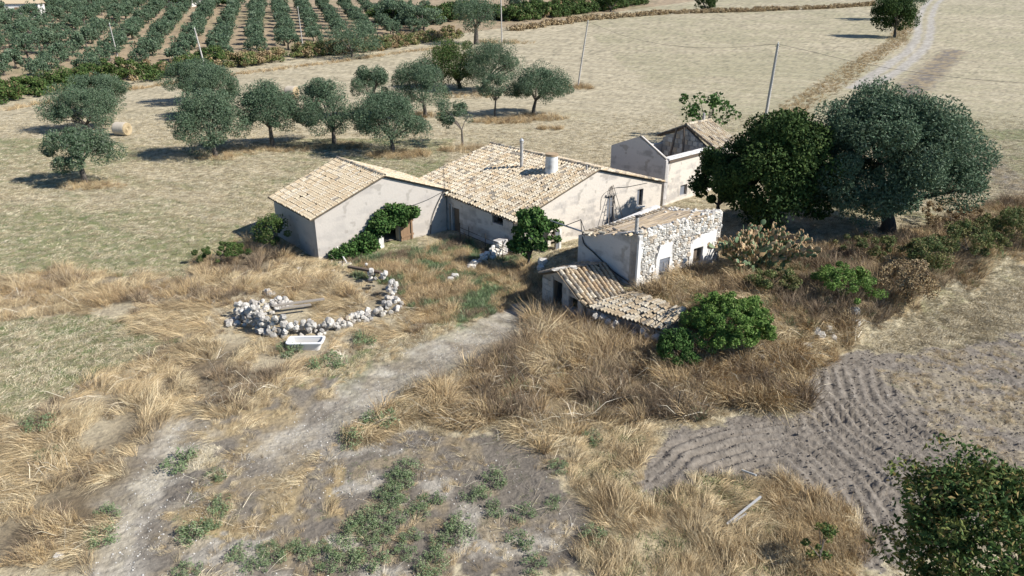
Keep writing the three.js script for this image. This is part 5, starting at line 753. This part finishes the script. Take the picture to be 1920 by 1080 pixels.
function tuft(k, x, z, s, dir, jit = 0.5, lift = 0) { if (blockedAt(x, z)) return; const K = KIND[k], v = Math.floor(GR() * K.g.length), c = K.cols[Math.floor(GR() * K.cols.length)], q = 0.62 + 0.6 * GR(); bag[k][v].push([x, H(x, z) - 0.02 + lift, z, (dir ?? GR() * 6.28) + (GR() - 0.5) * jit * 2, s * (0.75 + 0.5 * GR()), c[0] * q, c[1] * q, c[2] * q, GR() * 6.28, GR() * GR() * 0.5]); }
function fill(poly, perM2, fn) { let x0 = 1e9, x1 = -1e9, z0 = 1e9, z1 = -1e9; for (let i = 0; i < poly.length; i += 2) { x0 = Math.min(x0, poly[i]); x1 = Math.max(x1, poly[i]); z0 = Math.min(z0, poly[i + 1]); z1 = Math.max(z1, poly[i + 1]); } const n = (x1 - x0) * (z1 - z0) * perM2; for (let i = 0; i < n; i++) { const x = lerp(x0, x1, GR()), z = lerp(z0, z1, GR()); const [rx, rz] = rag(x, z, 0.8); if (inPoly(poly, rx, rz)) fn(x, z); } }
const onTrack = (x, z) => { for (let t = 0; t < 3; t++) if (dLine(TRACKS[t], x, z) < [1.15, 0.8, 0.6][t] * (0.6 + 0.8 * vn(x * 1.5, z * 1.5))) return true; return false; };
// wind lays the stems to one side, swirling from clump to clump
const flow = (x, z) => 2.6 + (fbm(x * 0.16, z * 0.16 + 20, 3) - 0.5) * 5 + (vn(x * 0.9, z * 0.9 + 7) - 0.5) * 2.6;
const clumpy = (x, z) => { const n = vn(x * 1.05 + 5, z * 1.05) * 0.65 + vn(x * 2.6, z * 2.6 + 3) * 0.35; return 0.3 + 1.15 * n * n; };
const RING = [-13.47,-32.63,-13.12,-31.39,-12.26,-30.57,-11.38,-29.79,-10.36,-29.68,-9.18,-29.90,-8.06,-30.46,-7.34,-31.28,-6.49,-31.58,-5.85,-32.13,-5.93,-33.42,-6.51,-34.65,-7.42,-35.67,-7.90,-36.42], HEAPS = [[-12.59,-32.38, 1.1], [-11.72,-33.02, 0.8], [-12.53,-34.51, 0.5], [-6.43,-32.83, 0.8], [-9.19,-28.52, 1.0], [-13.16,-30.98, 0.5], [-10.50,-32.00, 1.0]];
const nearRing = (x, z) => dLine(RING, x, z) < 0.42 || HEAPS.some(([a, b, r]) => Math.hypot(x - a, z - b) < r);
fill(REG.dryLeft, 24, (x, z) => { if (onTrack(x, z) || nearRing(x, z) || fbm(x * 0.55 + 90, z * 0.55, 3) < 0.37) return; if (GR() < 0.05) tuft('stalk', x, z, 0.8); const n = fbm(x * 0.5 + 3, z * 0.5, 3) + (GR() - 0.5) * 0.2, s = clumpy(x, z), low = dLine(RING, x, z) < 1.6 ? 0.5 : 1; const flat = z > -33 && x > -19 && z < -18 && x < -5; if (flat ? n > 0.6 : n > 0.46) tuft(n > 0.63 ? 'weed' : 'tall', x, z, s * low * (flat ? 0.75 : 1.05), flow(x, z), 1); else if (vn(x * 1.7, z * 1.7 + 31) > 0.2) tuft('laid', x, z, (0.5 + 0.5 * s) * low, flow(x, z), 0.6); });
fill(REG.tall, 34, (x, z) => { if (onTrack(x, z)) return; const n = fbm(x * 0.55 + 13, z * 0.55, 3) + (GR() - 0.5) * 0.3, s = clumpy(x, z), low = z > -22.5; if (vn(x * 1.3 + 70, z * 1.3) * 0.7 + vn(x * 3.1, z * 3.1 + 40) * 0.3 < 0.33) return; if (GR() < 0.1) tuft('stalk', x, z, 0.9, undefined, 0.5, 0.15); tuft(n > 0.56 && !low ? 'weed' : n > (low ? 0.55 : 0.4) ? 'tall' : 'laid', x, z, (low ? 0.6 + 0.5 * s : 0.25 + 1.1 * s) * (z < -26 ? 1.25 : 1), flow(x, z) - 1.2, 1.3); if (GR() < 0.03) tuft('lush', x, z, 1.2); });
fill(REG.tallRight, 28, (x, z) => { const n = fbm(x * 0.6 + 23, z * 0.6, 3) + (GR() - 0.5) * 0.25; if (GR() < 0.07) tuft('stalk', x, z, 0.9, undefined, 0.5, 0.15); if (vn(x * 1.4 + 70, z * 1.4) < 0.15) return; tuft(n > 0.6 ? 'weed' : n > 0.42 ? 'tall' : 'laid', x, z, 0.4 + 1.05 * clumpy(x, z), flow(x, z), 1.1); });
fill(REG.bank, 19, (x, z) => { const n = fbm(x * 0.5 + 33, z * 0.5, 3) + (GR() - 0.5) * 0.25; tuft(n > 0.5 ? 'weed' : n > 0.38 ? 'tall' : 'laid', x, z, 0.3 + 0.95 * clumpy(x, z), flow(x, z), 1.3); if (GR() < 0.14) tuft('lush', x, z, 1.0); });
fill(REG.lodged, 30, (x, z) => { const n = fbm(x * 0.7 + 43, z * 0.7, 3); if (n > 0.56 && GR() < 0.7) tuft('green', x, z, 1.2); else tuft('laid', x, z, 0.4 + 0.45 * clumpy(x, z), 1.4 + (fbm(x * 0.3, z * 0.3) - 0.5) * 4 + (vn(x * 1.2, z * 1.2) - 0.5) * 1.8, 0.6); });
fill(REG.hump, 34, (x, z) => { tuft(GR() < 0.6 ? 'tall' : 'laid', x, z, 0.35 + 0.75 * clumpy(x, z), 2.2, 1.2); });
fill(REG.thinStraw, 11, (x, z) => { if (onTrack(x, z)) return; if (fbm(x * 1.1, z * 1.1, 3) > 0.42) tuft('laid', x, z, 0.25 + 0.35 * GR(), flow(x, z), 0.7); });
fill(REG.soil, 10, (x, z) => { if (onTrack(x, z)) return; if (GR() < 0.14) tuft('stalk', x, z, 0.35 + 0.4 * GR(), 1.6, 0.9); const n = fbm(x * 0.8 + 51, z * 0.8, 3); if (n > 0.47) tuft('laid', x, z, 0.2 + 0.25 * GR(), 1.9 + (n - 0.5) * 3, 1); else if (n < 0.4) tuft('green', x, z, 0.6); });
fill(REG.court, 22, (x, z) => { const n = fbm(x * 0.6 + 61, z * 0.6, 3); if (n > 0.5) tuft('tall', x, z, 0.25 + 0.6 * clumpy(x, z), flow(x, z), 1.2); else if (n > 0.38) tuft('lush', x, z, 0.85); else tuft('weed', x, z, 0.5); });
fill(REG.lawn, 40, (x, z) => tuft('green', x, z, 0.9));
fill([1.55,-31.32,2.64,-32.07,4.73,-30.13,6.75,-28.40,6.20,-26.59,2.71,-26.59,1.44,-28.60], 26, (x, z) => tuft(GR() < 0.6 ? 'weed' : 'tall', x, z, 0.9 + 0.4 * GR(), undefined));
// straw scattered over the furrows
fill(REG.ploughStraw, 26, (x, z) => { if (fbm(x * 0.9, z * 0.9, 3) > 0.42) tuft(GR() < 0.5 ? 'laid' : 'stub', x, z, 0.2 + 0.25 * GR(), 0.9, 1.2); else if (GR() < 0.1) tuft('green', x, z, 0.6); });
// stubble on the nearer parts of the fields
for (let i = 0; i < 190000; i++) { const z = -lerp(14, 92, Math.sqrt(GR())); if (-z > 55 && GR() < (-z - 55) / 37) continue; const x = (GR() * 2 - 1) * (6 - z * 0.78); const [rx, rz] = rag(x, z, 0.8); let skip = false; for (const k in REG) if (inPoly(REG[k], rx, rz)) { skip = true; break; } if (skip || onTrack(x, z)) continue; const gr = groundColour(x, z); const isG = gr[1] > gr[0] * 1.0; tuft(isG ? 'green' : 'stub', x, z, isG ? 0.7 : 0.9, 0.5, 0.9); }
for (let i = 0; i < 60000; i++) { const z = -lerp(14, 38, Math.sqrt(GR())), x = (GR() * 2 - 1) * (6 - z * 0.78), [rx, rz] = rag(x, z, 0.8); let skip = false; for (const k in REG) if (inPoly(REG[k], rx, rz)) { skip = true; break; } if (skip || onTrack(x, z)) continue; const gr = groundColour(x, z); if (gr[1] > gr[0] * 0.98) tuft('green', x, z, 0.75, 0.5, 2); else { const l = x > -8 && x < 13 && GR() < 0.5; tuft(l ? 'laid' : 'stub', x, z, l ? 0.35 : 0.9, flow(x, z) - 1, 0.9); }; }
// tan grass collars at the feet of the olive trees, the poles and the road verge
for (const [x, z, r, n, hh] of [[-33.84,-55.86, 1.6, 60, 0.7], [-27.16,-65.83, 1.5, 50, 0.7], [-22.76,-69.26, 1.3, 40, 0.7], [-16.87,-70.72, 2, 80, 0.8], [-10.78,-66.96, 2.2, 100, 0.9], [-9.59,-67.42, 1.5, 60, 0.9], [-10.39,-88.66, 2, 60, 0.8], [-4.55,-69.28, 1.8, 70, 0.9], [-1.55,-84.56, 2.2, 90, 0.8], [0.00,-84.56, 2, 70, 0.8], [3.50,-86.59, 2.4, 110, 0.9], [4.26,-80.11, 1, 40, 0.8], [9.84,-110.81, 1.6, 40, 1], [-5.97,-102.84, 3, 60, 0.8], [-32.14,-55.86, 1.2, 30, 0.5], [-20.82,-69.74, 2, 60, 0.6], [-25.88,-68.54, 2, 60, 0.6], [-1.83,-172.51, 5, 80, 1.2], [9.87,-109.34, 1.6, 30, 0.9]]) for (let i = 0; i < n; i++) { const a = GR() * 6.28, q = Math.sqrt(GR()) * r; tuft('tall', x + Math.cos(a) * q * 1.4, z + Math.sin(a) * q * 0.8, hh, undefined); }
{ const P = [30.98,-80.75,41.62,-98.67,54.17,-117.69,70.86,-144.40,90.38,-173.16,122.72,-233.93]; for (let i = 2; i < P.length; i += 2) { const n = Math.hypot(P[i] - P[i - 2], P[i + 1] - P[i - 1]) * 16; for (let k = 0; k < n; k++) { const f = GR(); tuft('tall', lerp(P[i - 2], P[i], f) - GR() * 4.5, lerp(P[i - 1], P[i + 1], f) + (GR() - 0.5) * 3, 0.55); } } }
{ const P = [-63.79,-90.89,-59.97,-99.45,-54.83,-108.42,-46.96,-121.19,-40.52,-128.78,-33.27,-137.28,-21.80,-153.79,-11.71,-165.71]; for (let i = 2; i < P.length; i += 2) { const n = Math.hypot(P[i] - P[i - 2], P[i + 1] - P[i - 1]) * 7; for (let k = 0; k < n; k++) { const f = GR(); tuft('tall', lerp(P[i - 2], P[i], f) + (GR() - 0.5) * 1.5, lerp(P[i - 1], P[i + 1], f) + (GR() - 0.5) * 3, 0.8); } } }
let total = 0;
for (const k in KIND) KIND[k].g.forEach((g, v) => {
  const L = bag[k][v]; if (!L.length) return; total += L.length; const im = new THREE.InstancedMesh(g, KIND[k].m, L.length); im.name = numbered(KIND[k].name); const m = new THREE.Matrix4(), q = new THREE.Quaternion(), tq = new THREE.Quaternion(), c = new THREE.Color();
  L.forEach((t, i) => { q.setFromAxisAngle(V(0, 1, 0), t[3]).premultiply(tq.setFromAxisAngle(V(Math.cos(t[8]), 0, Math.sin(t[8])), t[9])); m.compose(V(t[0], t[1], t[2]), q, V(t[4], t[4], t[4])); im.setMatrixAt(i, m); im.setColorAt(i, c.setRGB(t[5], t[6], t[7])); });
  im.castShadow = im.receiveShadow = true; tag(im, KIND[k].label, 'grass', KIND[k].g.length > 1 ? KIND[k].label : null, 'stuff'); scene.add(im);
});
console.log('tufts', total);
// clods of earth on the furrows and white pebbles on the bare soil
{
  const R = rng(707); const scatter = (name, label, g, m, list) => { const im = new THREE.InstancedMesh(g, m, list.length); im.name = name; const M = new THREE.Matrix4(), q = new THREE.Quaternion(), e = new THREE.Euler(); list.forEach(([x, z, s, c], i) => { e.set(R() * 6, R() * 6, R() * 6); q.setFromEuler(e); M.compose(V(x, H(x, z) + s * 0.12, z), q, V(s, s * (0.6 + R() * 0.4), s)); im.setMatrixAt(i, M); im.setColorAt(i, new THREE.Color().setRGB(...c)); }); im.castShadow = im.receiveShadow = true; tag(im, label, 'soil', null, 'stuff'); scene.add(im); };
  const clods = []; fill(REG.plough, 22, (x, z) => { const k = 0.7 + 0.6 * GR(); clods.push([x, z, 0.03 + 0.09 * GR() * GR(), [0.185 * k, 0.157 * k, 0.127 * k]]); }); scatter('earth_clods', 'dark clods of turned earth on the furrows', stoneGeo(70, 1, 1, 1), mat(1, 1, 1, 1), clods);
  const peb = []; fill(REG.soil, 16, (x, z) => { const d = fbm(x * 0.8 + 31, z * 0.8, 4); if (GR() < (d > 0.55 ? 1 : 0.18)) { const k = 0.8 + 0.3 * GR(); peb.push([x, z, 0.025 + 0.07 * GR() * GR() * GR(), [0.52 * k, 0.49 * k, 0.44 * k]]); } }); fill(REG.plough, 1.5, (x, z) => peb.push([x, z, 0.025 + 0.03 * GR(), [0.42, 0.39, 0.35]])); for (const T of TRACKS.slice(0, 2)) for (let i = 2; i < T.length; i += 2) for (let k = 0; k < 60; k++) { const f = GR(); peb.push([lerp(T[i - 2], T[i], f) + (GR() - 0.5) * 1.6, lerp(T[i - 1], T[i + 1], f) + (GR() - 0.5) * 1.6, 0.025 + 0.04 * GR() * GR(), [0.46, 0.44, 0.4]]); } scatter('white_pebbles', 'white limestone pebbles strewn over the bare soil', stoneGeo(71, 1, 0.8, 1), mat(1, 1, 1, 1), peb);
}
renderer.render(scene, camera);
